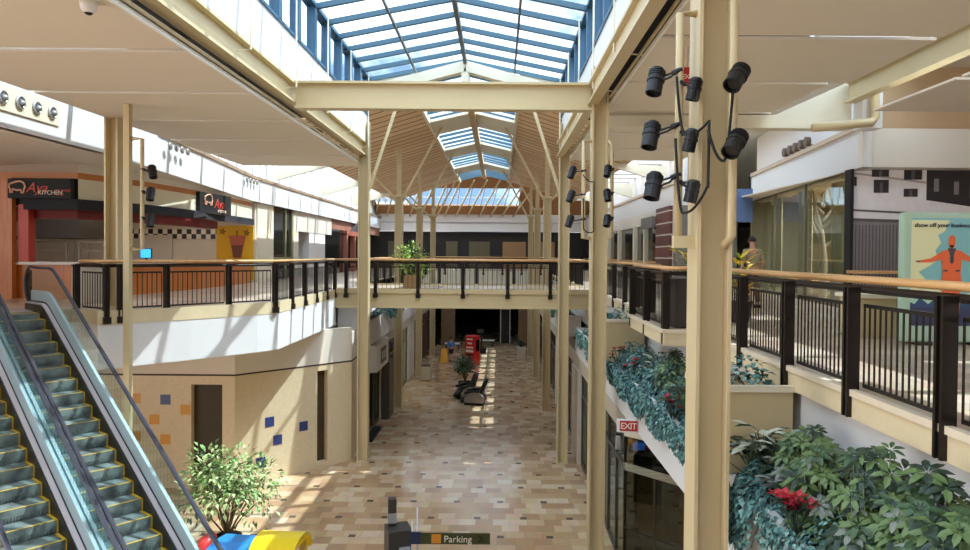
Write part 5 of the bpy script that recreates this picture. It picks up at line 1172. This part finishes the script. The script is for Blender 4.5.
# ================================================================== LOWER LEVEL, loose things
def kiddie(label, x, y, col, kind, rz):
    t = thing('kiddie_ride', label, 'ride', (0, 0, 0), 'coin operated kiddie rides'); m_ = mat('ride_' + kind, col, .3)
    m = MB(); m.lathe((0, 0, 0), [(.38, 0), (.38, .22), (.32, .28)], 20); m.build('base', mat('ride_base', (60, 60, 66), .5), t)
    m = MB(); m.tube([(-.7, 0, .5), (-.55, 0, .52), (0, 0, .55), (.55, 0, .52), (.72, 0, .46)], [.14, .3, .36, .32, .16], 14); m.build('body', m_ if kind != 'blue' else WHITE, t, smooth=True)
    for sx in (-.42, .42):
        for sy in (-.3, .3):
            m = MB(); m.lathe((sx, sy, .36), [(.05, -.05), (.16, -.05), (.18, 0), (.16, .05), (.05, .05)], 14, 0, (0, 1, 0)); m.build('wheel', BLACKM, t, smooth=True)
    if kind in ('blue', 'yellow'):
        top = 1.36
        for sx in (-.42, .36):
            for sy in (-.26, .26): m = MB(); m.tube([(sx, sy, .6), (sx * .95, sy, top)], .025, 6); m.build('roof_post', WHITE if kind == 'blue' else m_, t)
        m = MB(); n = 10
        if kind == 'blue':
            prof = [(-.62, -.06), (-.5, .1), (-.1, .17), (.35, .12), (.56, -.02), (.6, -.12)]
        else: prof = [(.47 * math.cos(PI - PI * k / n), .3 * math.sin(PI * k / n) - .02) for k in range(n + 1)]
        m.slab3([(a, -.36, top + b) for a, b in prof] + [(a * .92, -.36, top + b - .05) for a, b in prof[::-1]], (0, .72, 0)); m.build('canopy', m_, t)
        if kind == 'yellow':
            m = MB(); m.box(-.14, .14, -.375, -.362, top + .04, top + .17); m.box(-.2, .2, -.375, -.362, top - .02, top + .01); m.build('emblem', mat('ride_ochre', (190, 150, 20), .4), t)
    else:
        m = MB(); m.tube([(.1, 0, .9), (.35, 0, 1.15), (.55, 0, 1.22)], [.12, .17, .1], 12); m.build('head', m_, t, smooth=True)
    m = MB(); m.lathe((-.1, 0, .75), [(.14, 0), (.17, .14), (.1, .2)], 12); m.build('seat', mat('ride_pink', (232, 140, 170), .4), t, smooth=True)
    t.location = (x, y, 0); t.rotation_euler = (0, 0, rz); t.scale = (1.12,) * 3 if kind == 'yellow' else (1,) * 3; return t
kiddie('blue roofed kiddie ride between the red and the yellow one', -4.85, 12.9, (40, 132, 206), 'blue', 1.45)
kiddie('yellow domed kiddie ride nearest the floor centre', -3.86, 12.4, (236, 204, 36), 'yellow', 1.5)
kiddie('red kiddie ride half hidden by the escalator', -5.75, 13.3, (222, 44, 44), 'red', 1.4)
t = thing('payment_kiosk', 'dark grey kiosk with a short square tower beside the parking sign', 'kiosk', (-2.05, 14, 0)); KG = mat('kiosk_grey', (58, 54, 52), .4); 
m = MB(); m.obox((-2.0, 14.1, .66), (1, .35, 0), (-.35, 1, 0), (0, 0, 1), .24, .26, .66); m.build('body', KG, t, bevel=.01)
m = MB(); m.obox((-2.14, 14.2, 1.6), (1, .2, 0), (-.2, 1, 0), (0, 0, 1), .085, .085, .27); m.build('tower', KG, t, bevel=.01)
m = MB(); m.obox((-2.14, 14.19, 1.48), (1, .2, 0), (-.2, 1, 0), (0, 0, 1), .088, .088, .1); m.build('tower_band', mat('kiosk_pale', (150, 150, 152), .4), t)
m = MB(); m.obox((-1.82, 13.78, .5), (1, .2, 0), (-.2, 1, 0), (0, 0, 1), .11, .12, .5); m.build('side_box', MATS['kiosk_pale'], t, bevel=.01)
t = thing('parking_sign', 'olive black Parking sign blade with orange square on slim poles', 'sign', (-1.55, 12.5, 0))
for x, z in ((-1.52, 2.05), (-1.43, 2.3)): m = MB(); m.tube([(x, 12.5, 0), (x, 12.5, z)], .016, 8); m.build('pole', ALU, t, smooth=True)
m = MB(); m.box(-1.5, -.12, 12.44, 12.47, 1.66, 1.86); bl = m.build('blade', mat('sign_olive', (58, 60, 24), .5), t, bevel=.004)
m = MB(); m.box(-1.56, -1.36, 12.43, 12.48, 1.66, 1.87); m.build('end_cap', mat('sign_navy', (34, 44, 72), .5), t)
m = MB(); m.box(-1.17, -1.0, 12.43, 12.44, 1.68, 1.84); m.build('orange_square', mat('sign_orange', (206, 132, 40), .5), bl)
text_part('lettering', 'Parking', .17, LETW, bl, face_mtx((-.95, 12.432, 1.7), **FRONT))
m = MB(); m.slab3([(-.34, 12.436, 1.7), (-.28, 12.436, 1.76), (-.34, 12.436, 1.82), (-.31, 12.436, 1.82), (-.24, 12.436, 1.76), (-.31, 12.436, 1.7)], (0, -.004, 0)); m.build('arrow', BLACKM, bl)
m = MB(); m.lathe((-1.48, 12.5, 0), [(.2, 0), (.2, .03), (.05, .06)], 16); m.build('foot', BLACKM, t)
def massage(label, x, y, rz):
    t = thing('massage_chair', label, 'chair', (0, 0, 0), 'massage chairs'); LTH = mat('black_leather', (26, 25, 27), .4, var=.1); SIL2 = mat('silver_shell', (150, 142, 136), .3, metal=.3)
    m = MB(); m.box(-.55, .5, -.34, .34, .0, .18); m.build('base', BLACKM, t, bevel=.03)
    m = MB(); m.tube([(-.35, 0, .42), (0, 0, .4), (.3, 0, .38)], [.22, .26, .24], 12, ry=.14); m.build('seat', LTH, t, smooth=True)
    m = MB(); m.tube([(.28, 0, .45), (.42, 0, .75), (.56, 0, 1.05), (.64, 0, 1.25)], [.26, .3, .28, .18], 12, ry=.12); m.build('backrest', LTH, t, smooth=True)
    m = MB(); m.tube([(-.42, 0, .4), (-.6, 0, .28), (-.75, 0, .12)], [.22, .22, .2], 12, ry=.12); m.build('footrest', LTH, t, smooth=True)
    for s in (-1, 1):
        m = MB(); P = [(-.5, .12), (-.55, .3), (-.35, .55), (0, .64), (.35, .6), (.55, .42), (.58, .12)]
        m.slab3([(a, s * .34, c) for a, c in P], (0, s * .1, 0)); sh = m.build('side_shell', SIL2, t, bevel=.03)
        m = MB(); m.tube([(-.5, s * .38, .58), (-.1, s * .38, .67), (.3, s * .38, .66)], .07, 10); m.build('armrest', LTH, sh, smooth=True)
    t.location = (x, y, 0); t.rotation_euler = (0, 0, rz); t.scale = (.84, .84, .95)
massage('black massage chair with silver side shell, in front of the potted tree', -1.05, 31.9, -.15)
massage('black massage chair half hidden behind the silver sided one', -1.5, 33.2, .5)
bush('potted_tree', 'dark green rounded tree standing behind the massage chairs', -1.62, 34.3, 0, ('round', .34, .6, BLACKM), .62, .85, 1000, [GRN[0], GRN[1], GRN[2]], 41, .14, 1, True, .3, 8)
# red vending kiosk
t = thing('vending_kiosk', 'tall red vending kiosk standing past the massage chairs', 'vending machine', (0, 0, 0)); m = MB(); m.box(-.42, .42, -.42, .42, 0, 1.86); m.build('cabinet', RED, t, bevel=.03)
m = MB(); m.box(-.3, .3, -.44, -.42, .62, .75); m.box(-.14, .14, -.44, -.42, .3, .52); m.build('dispensing_slot', BLACKM, t); m = MB()
for k, w in enumerate((.26, .2, .3)):
    m.box(-w, w, -.432, -.42, 1.62 - .26 * k, 1.72 - .26 * k)
m.box(-.32, .32, -.432, -.42, .85, 1.0); m.build('white_lines', LETW, t); m = MB(); m.box(.42, .43, -.2, .3, .9, 1.6); m.build('side_screen', DARKGLASS, t)
t.location = (-1.6, 43.2, 0); t.rotation_euler = (0, 0, -.5); t.scale = (.82, .82, .98)
t = thing('floor_sign', 'yellow A-frame floor sign beside the person in blue', 'floor sign', (-3.42, 44.3, 0)); YF = mat('caution_yellow', (236, 170, 24), .45)
for s in (-1, 1): m = MB(); m.slab3([(-3.66, 44.3 + s * .28, .02), (-3.2, 44.3 + s * .28, .02), (-3.26, 44.3 + s * .02, .86), (-3.6, 44.3 + s * .02, .86)], (0, s * .03, 0)); m.build('board', YF, t)
def bin_(label, x, y, w, h, plant=None):
    t = thing('litter_bin', label, 'bin', (x, y, 0)); m = MB(); m.box(x - w, x + w, y - w, y + w, .03, h); m.build('body', mat('bin_stone', (186, 176, 156), .6), t, bevel=.02); m = MB(); m.box(x - w * .95, x + w * .95, y - w * .95, y + w * .95, h, h + .05); m.box(x - w * .9, x + w * .9, y - w * .9, y + w * .9, 0, .03); m.build('lid', BRONZE, t)
bin_('square stone litter bin against the second column on the food stall side', -3.9, 37.9, .26, .78)
bush('potted_plant', 'dark plant in square stone box at the far right columns', 1.5, 46.0, 0, ('box', .28, .78, MATS['bin_stone']), .3, .5, 260, [GRN[1], GRN[0]], 51, .14, 1, True, .05, 5)
# far end, lower level
wallbox2('wall_end_pier', -4.3, -3.3, 52.4, 53.6, 0, 5.3, mat('tan_pier', (128, 100, 72), .7)); wallbox2('wall_end_pier', 1.5, 2.3, 52.4, 53.6, 0, 5.3, MATS['tan_pier'])
t = thing('door_frame', 'silver framed glass gate standing in the dark far end', 'gate', (.5, 54, 0)); m = MB(); m.box(.12, .2, 54, 54.1, 0, 2.7); m.box(.84, .92, 54, 54.1, 0, 2.7); m.box(.12, .92, 54, 54.1, 2.62, 2.7); m.build('frame', ALU, t); m = MB(); m.box(.2, .84, 54.04, 54.06, 0, 2.62); m.build('glass', DARKROOM, t)
t = thing('shop_light_box', 'dim green lit shop sign in the dark far end', 'sign', (-1.2, 60, 2.6)); m = MB(); m.box(-2.0, -.4, 60, 60.15, 2.35, 2.75); m.build('panel', mat('green_glow', (40, 90, 76), .5, emit=(70, 150, 120), estr=.35), t)
m = MB(); m.box(-1.3, -1.26, 60.05, 60.1, 2.75, 4.5); m.build('hanger', BLACK, t)
for k, (x, y, w, l) in enumerate(((-3.3, 50, 1.1, 'pale bench seat lit in the dark far end'), (-1.0, 52, 1.4, 'second pale bench seat below the green sign'))):
    t = thing('bench', l, 'bench', (x, y, 0), None); m = MB(); m.box(x - w / 2, x + w / 2, y, y + .45, .4, .48); m.build('seat', WHITE, t)
    for s in (-.4, .4): m = MB(); m.box(x + s * w - .04, x + s * w + .04, y + .05, y + .4, 0, .4); m.build('leg', BLACK, t)
t = thing('exercise_machine', 'dark upright machine silhouette past the red kiosk', 'machine', (-1.2, 48.5, 0)); m = MB(); m.box(-1.5, -.85, 48.3, 49, 0, .35); m.build('base', BLACKM, t, bevel=.03); m = MB(); m.tube([(-1.2, 48.7, .35), (-1.15, 48.7, 1.1), (-1.3, 48.6, 1.5)], .06, 8); m.build('post', BLACKM, t); m = MB(); m.box(-1.5, -1.05, 48.5, 48.6, 1.4, 1.65); m.build('console', KG, t)

t = thing('ceiling_sensor', 'small white round sensor under the left ceiling panels', 'sensor', (-4.95, 8.45, Z(2.95)))
m = MB(); m.lathe((-4.95, 8.45, Z(2.86)), [(.05, 0), (.09, .05), (.1, .14)], 16); m.build('housing', WHITE, t, smooth=True); m = MB(); m.lathe((-4.95, 8.45, Z(2.84)), [(.03, 0), (.05, .02)], 12); m.build('eye', BLACKM, t)
# ================================================================== PEOPLE
SKIN = mat('skin', (196, 148, 120), .55, var=.05)
def skin_mesh(name, pts, edges, m_, parent, root=0, sub=2):
    bm = bmesh.new(); lay = bm.verts.layers.skin.verify(); vs = []
    for p, r in pts:
        v = bm.verts.new(p); rr = r if isinstance(r, tuple) else (r, r); v[lay].radius = rr; vs.append(v)
    for a, b_ in edges: bm.edges.new((vs[a], vs[b_]))
    bm.verts.ensure_lookup_table(); vs[root][lay].use_root = True
    me = bpy.data.meshes.new(name); bm.to_mesh(me); bm.free(); me.materials.append(m_)
    o = bpy.data.objects.new(name, me); COL.objects.link(o)
    o.modifiers.new('Skin', 'SKIN').use_smooth_shade = True; s = o.modifiers.new('Sub', 'SUBSURF'); s.levels = sub; s.render_levels = sub
    o.parent = parent; o.matrix_parent_inverse = parent_inv(parent); return o
def person(label, x, y, z, H, rz, shirt, legs, short, cap, stride=.12):
    t = thing('person', label, 'person', (0, 0, 0)); k = H / 1.75
    def S(l): return [((a * k, b_ * k, c * k), (r if not isinstance(r, tuple) else r)) for (a, b_, c), r in [(q, (w * k if not isinstance(w, tuple) else (w[0] * k, w[1] * k))) for q, w in l]]
    s = stride
    body = [((0, 0, .95), (.13, .1)), ((0, .0, 1.15), (.13, .095)), ((0, -.01, 1.36), (.15, .1)), ((0, .0, 1.47), .06), ((0, .01, 1.55), .055), ((0, .02, 1.63), (.075, .09)), ((0, .02, 1.71), (.06, .075)),
            ((-.09, 0, .9), .09), ((-.1, s * .6, .5), .06), ((-.1, s * .2, .09), .042), ((-.1, s * .2 + .12, .04), .035),
            ((.09, 0, .9), .09), ((.1, -s * .3, .5), .06), ((.1, -s * 1.2, .1), .042), ((.1, -s * 1.2 + .13, .04), .035),
            ((-.19, 0, 1.4), .06), ((-.25, -.03, 1.14), .045), ((-.25, .06, .9), .034), ((-.25, .09, .82), (.03, .022)),
            ((.19, 0, 1.4), .06), ((.25, -.03, 1.14), .045), ((.25, .06, .9), .034), ((.25, .09, .82), (.03, .022))]
    ed = [(0, 1), (1, 2), (2, 3), (3, 4), (4, 5), (5, 6), (0, 7), (7, 8), (8, 9), (9, 10), (0, 11), (11, 12), (12, 13), (13, 14), (2, 15), (15, 16), (16, 17), (17, 18), (2, 19), (19, 20), (20, 21), (21, 22)]
    # fingers
    for sx, base in ((-1, 18), (1, 22)):
        for j in range(4):
            i0 = len(body); body += [((sx * .25, .075 + .014 * j, .79), .011), ((sx * .247, .08 + .014 * j, .745 - .006 * (1 if j in (1, 2) else 0)), .009), ((sx * .238, .082 + .014 * j, .715 - .01 * (1 if j in (1, 2) else 0)), .008)]; ed += [(base, i0), (i0, i0 + 1), (i0 + 1, i0 + 2)]
        i0 = len(body); body += [((sx * .24, .125, .80), .011), ((sx * .232, .14, .765), .009)]; ed += [(base, i0), (i0, i0 + 1)]
    skin_mesh('body', S(body), ed, SKIN, t)
    sh = [((0, 0, .93), (.155, .12)), ((0, .0, 1.15), (.15, .115)), ((0, -.01, 1.36), (.17, .118)), ((0, .0, 1.46), (.08, .075)), ((-.19, 0, 1.4), .078), ((-.25, -.03, 1.16), .065), ((.19, 0, 1.4), .078), ((.25, -.03, 1.16), .065)]
    skin_mesh('shirt', S(sh), [(0, 1), (1, 2), (2, 3), (2, 4), (4, 5), (2, 6), (6, 7)], shirt, t)
    kz = .52 if short else .12
    tr = [((0, 0, .98), (.145, .115)), ((-.09, 0, .88), .105), ((-.1, s * .6, .52), .078), ((.09, 0, .88), .105), ((.1, -s * .3, .52), .078)]; te = [(0, 1), (1, 2), (0, 3), (3, 4)]
    if not short: tr += [((-.1, s * .2, .12), .062), ((.1, -s * 1.2, .13), .062)]; te += [(2, 5), (4, 6)]
    skin_mesh('shorts' if short else 'trousers', S(tr), te, legs, t)
    for sx, sy in ((-.1, s * .2), (.1, -s * 1.2)):
        m = MB(); m.tube([Vector((sx, sy - .07, .05)) * k, Vector((sx, sy + .02, .055)) * k, Vector((sx, sy + .13, .045)) * k, Vector((sx, sy + .19, .035)) * k], [.04 * k, .05 * k, .045 * k, .03 * k], 10, ry=.045 * k); m.build('shoe', BLACKM, t, smooth=True)
    m = MB(); m.lathe(Vector((0, .015, 1.655)) * k, [(.088 * k, -.02 * k), (.094 * k, .03 * k), (.08 * k, .085 * k), (.04 * k, .112 * k)], 16)
    if cap is not None:
        m.obox(Vector((0, .13, 1.67)) * k, (1, 0, 0), (0, 1, -.15), (0, .15, 1), .06 * k, .06 * k, .006 * k); m.build('cap', cap, t, smooth=True)
    else: m.build('hair', mat('hair_dark', (36, 28, 24), .7), t, smooth=True)
    # face
    m = MB()
    for sx in (-1, 1): m.lathe(Vector((sx * .03, .098, 1.645)) * k, [(.012 * k, 0), (.006 * k, .006 * k)], 8, 0, (0, 1, 0))
    m.build('eyes', BLACKM, t); m = MB(); m.slab3([Vector((-.012, .1, 1.61)) * k, Vector((.012, .1, 1.61)) * k, Vector((0, .1, 1.645)) * k], Vector((0, .022, 0)) * k)
    for sx in (-1, 1): m.lathe(Vector((sx * .085, .015, 1.635)) * k, [(.02 * k, -.005), (.026 * k, .006), (.01 * k, .012)], 8, 0, (sx, 0, 0))
    m.box(-.025 * k, .025 * k, .098 * k, .104 * k, 1.585 * k, 1.593 * k); m.build('face_features', SKIN, t)
    t.location = (x, y, z); t.rotation_euler = (0, 0, rz); return t
person('person in tan shirt and dark cap walking away past the glazed shop', 6.15, 17.0, UP, 1.72, .12, mat('shirt_tan', (158, 138, 116), .8, var=.06), mat('trousers_brown', (96, 74, 56), .8), False, mat('cap_dark', (40, 36, 36), .7), .1)
person('person in bright blue shirt and black shorts walking on the lower floor', -3.02, 44.6, 0, 1.55, -.2, mat('shirt_blue', (48, 130, 200), .7), BLACKM, True, None, .16)

m = MB(); m.box(-21, 18, -9, -8.7, 0, Z(7)); struct(m.build('wall_rear_light_block', mat('rear_block_tan', (150, 128, 104), .8))); m = MB(); m.box(-21, 18, -8.7, -5, Z(4.5), Z(4.65)); struct(m.build('ceiling_roof_rear', OFFWHITE)); m = MB(); m.box(-21, 18, -8.7, -2.5, UP - .28, UP); struct(m.build('floor_upper_rear', FLOOR_U))  # unseen rear closure added to cut frontal light from behind the camera
# ================================================================== LIGHT
W = bpy.data.worlds.new('World'); SC.world = W; W.use_nodes = True
N, L = W.node_tree.nodes, W.node_tree.links; bg = N['Background']
tcn = N.new('ShaderNodeTexCoord'); mpn = N.new('ShaderNodeMapping'); mpn.inputs['Scale'].default_value = (2.2, 2.2, 4.0); L.new(tcn.outputs['Generated'], mpn.inputs[0])
nz = N.new('ShaderNodeTexNoise'); nz.inputs['Scale'].default_value = 1.6; nz.inputs['Detail'].default_value = 7; nz.inputs['Roughness'].default_value = .55; L.new(mpn.outputs[0], nz.inputs[0])
cr = N.new('ShaderNodeValToRGB'); cr.color_ramp.elements[0].position = .40; cr.color_ramp.elements[1].position = .62; cr.color_ramp.elements[0].color = (.095, .135, .185, 1); cr.color_ramp.elements[1].color = (1.0, 1.0, 1.02, 1); vd = N.new('ShaderNodeVectorMath'); vd.operation = 'DOT_PRODUCT'; L.new(tcn.outputs['Generated'], vd.inputs[0]); vd.inputs[1].default_value = (0.05, .87, .48)
mm = N.new('ShaderNodeMapRange'); mm.inputs['From Min'].default_value = .55; mm.inputs['From Max'].default_value = .95; mm.inputs['To Min'].default_value = .06; mm.inputs['To Max'].default_value = -.09; L.new(vd.outputs['Value'], mm.inputs[0])
ad = N.new('ShaderNodeMath'); ad.operation = 'ADD'; L.new(nz.outputs['Fac'], ad.inputs[0]); L.new(mm.outputs[0], ad.inputs[1])
L.new(ad.outputs[0], cr.inputs[0]); L.new(cr.outputs[0], bg.inputs[0]); bg.inputs[1].default_value = 2.5
sd = bpy.data.lights.new('Sun', 'SUN'); sd.energy = 3.5; sd.angle = math.radians(.45); sd.color = (1, .95, .86)
so = bpy.data.objects.new('Sun', sd); COL.objects.link(so); so.rotation_euler = Vector((-.62, -.14, -1)).to_track_quat('-Z', 'Y').to_euler()
def lamp(name, loc, size, power, color=(1, .86, .68)):
    d = bpy.data.lights.new(name, 'AREA'); d.shape = 'RECTANGLE'; d.size = size[0]; d.size_y = size[1]; d.energy = power; d.color = color
    o = bpy.data.objects.new(name, d); COL.objects.link(o); o.location = loc
lamp('stall_fill_light', (-13.0, 24, Z(1.7)), (4, 6), 45)  # unseen fill added to brighten the dark stall interior
lamp('shop_fill_light', (11, 21.5, Z(1.9)), (1.5, 6), 120, (1, .97, .92))  # added fill, lifts the dim room behind the shop window
lamp('lower_shop_fill', (-7.2, 33, 3.9), (2, 8), 90)  # unseen fill added inside the dark lower left shops
lamp('entrance_shop_fill', (5, 18, 3.8), (2, 4), 25)  # weak fill added behind the angled entrance glass, no fitting modelled
# ================================================================== CAMERA
cd = bpy.data.cameras.new('Camera'); cam = bpy.data.objects.new('Camera', cd); COL.objects.link(cam)
cd.sensor_fit = 'HORIZONTAL'; cd.sensor_width = 36.0; cd.lens = 700 / 970 * 36.0; cd.clip_start = .05; cd.clip_end = 500
cd.shift_x = -14 / 970; cd.shift_y = -9.5 / 970
cam.location = (0, 0, EYE); cam.rotation_euler = (Matrix.Rotation(PI / 2 - math.radians(.9), 3, 'X') @ Matrix.Rotation(math.radians(.45), 3, 'Z')).to_euler()
SC.camera = cam
SC.view_settings.view_transform = 'Standard'; SC.view_settings.look = 'None'; SC.view_settings.gamma = 1.0; SC.view_settings.use_curve_mapping = False
SC.view_settings.exposure = 1.45
SC.cycles.max_bounces = 12; SC.cycles.diffuse_bounces = 6; SC.cycles.glossy_bounces = 4; SC.cycles.transparent_max_bounces = 16; SC.cycles.transmission_bounces = 6
SC.cycles.use_denoising = True
SC.cycles.sample_clamp_indirect = 6.0; SC.cycles.caustics_reflective = False; SC.cycles.caustics_refractive = False
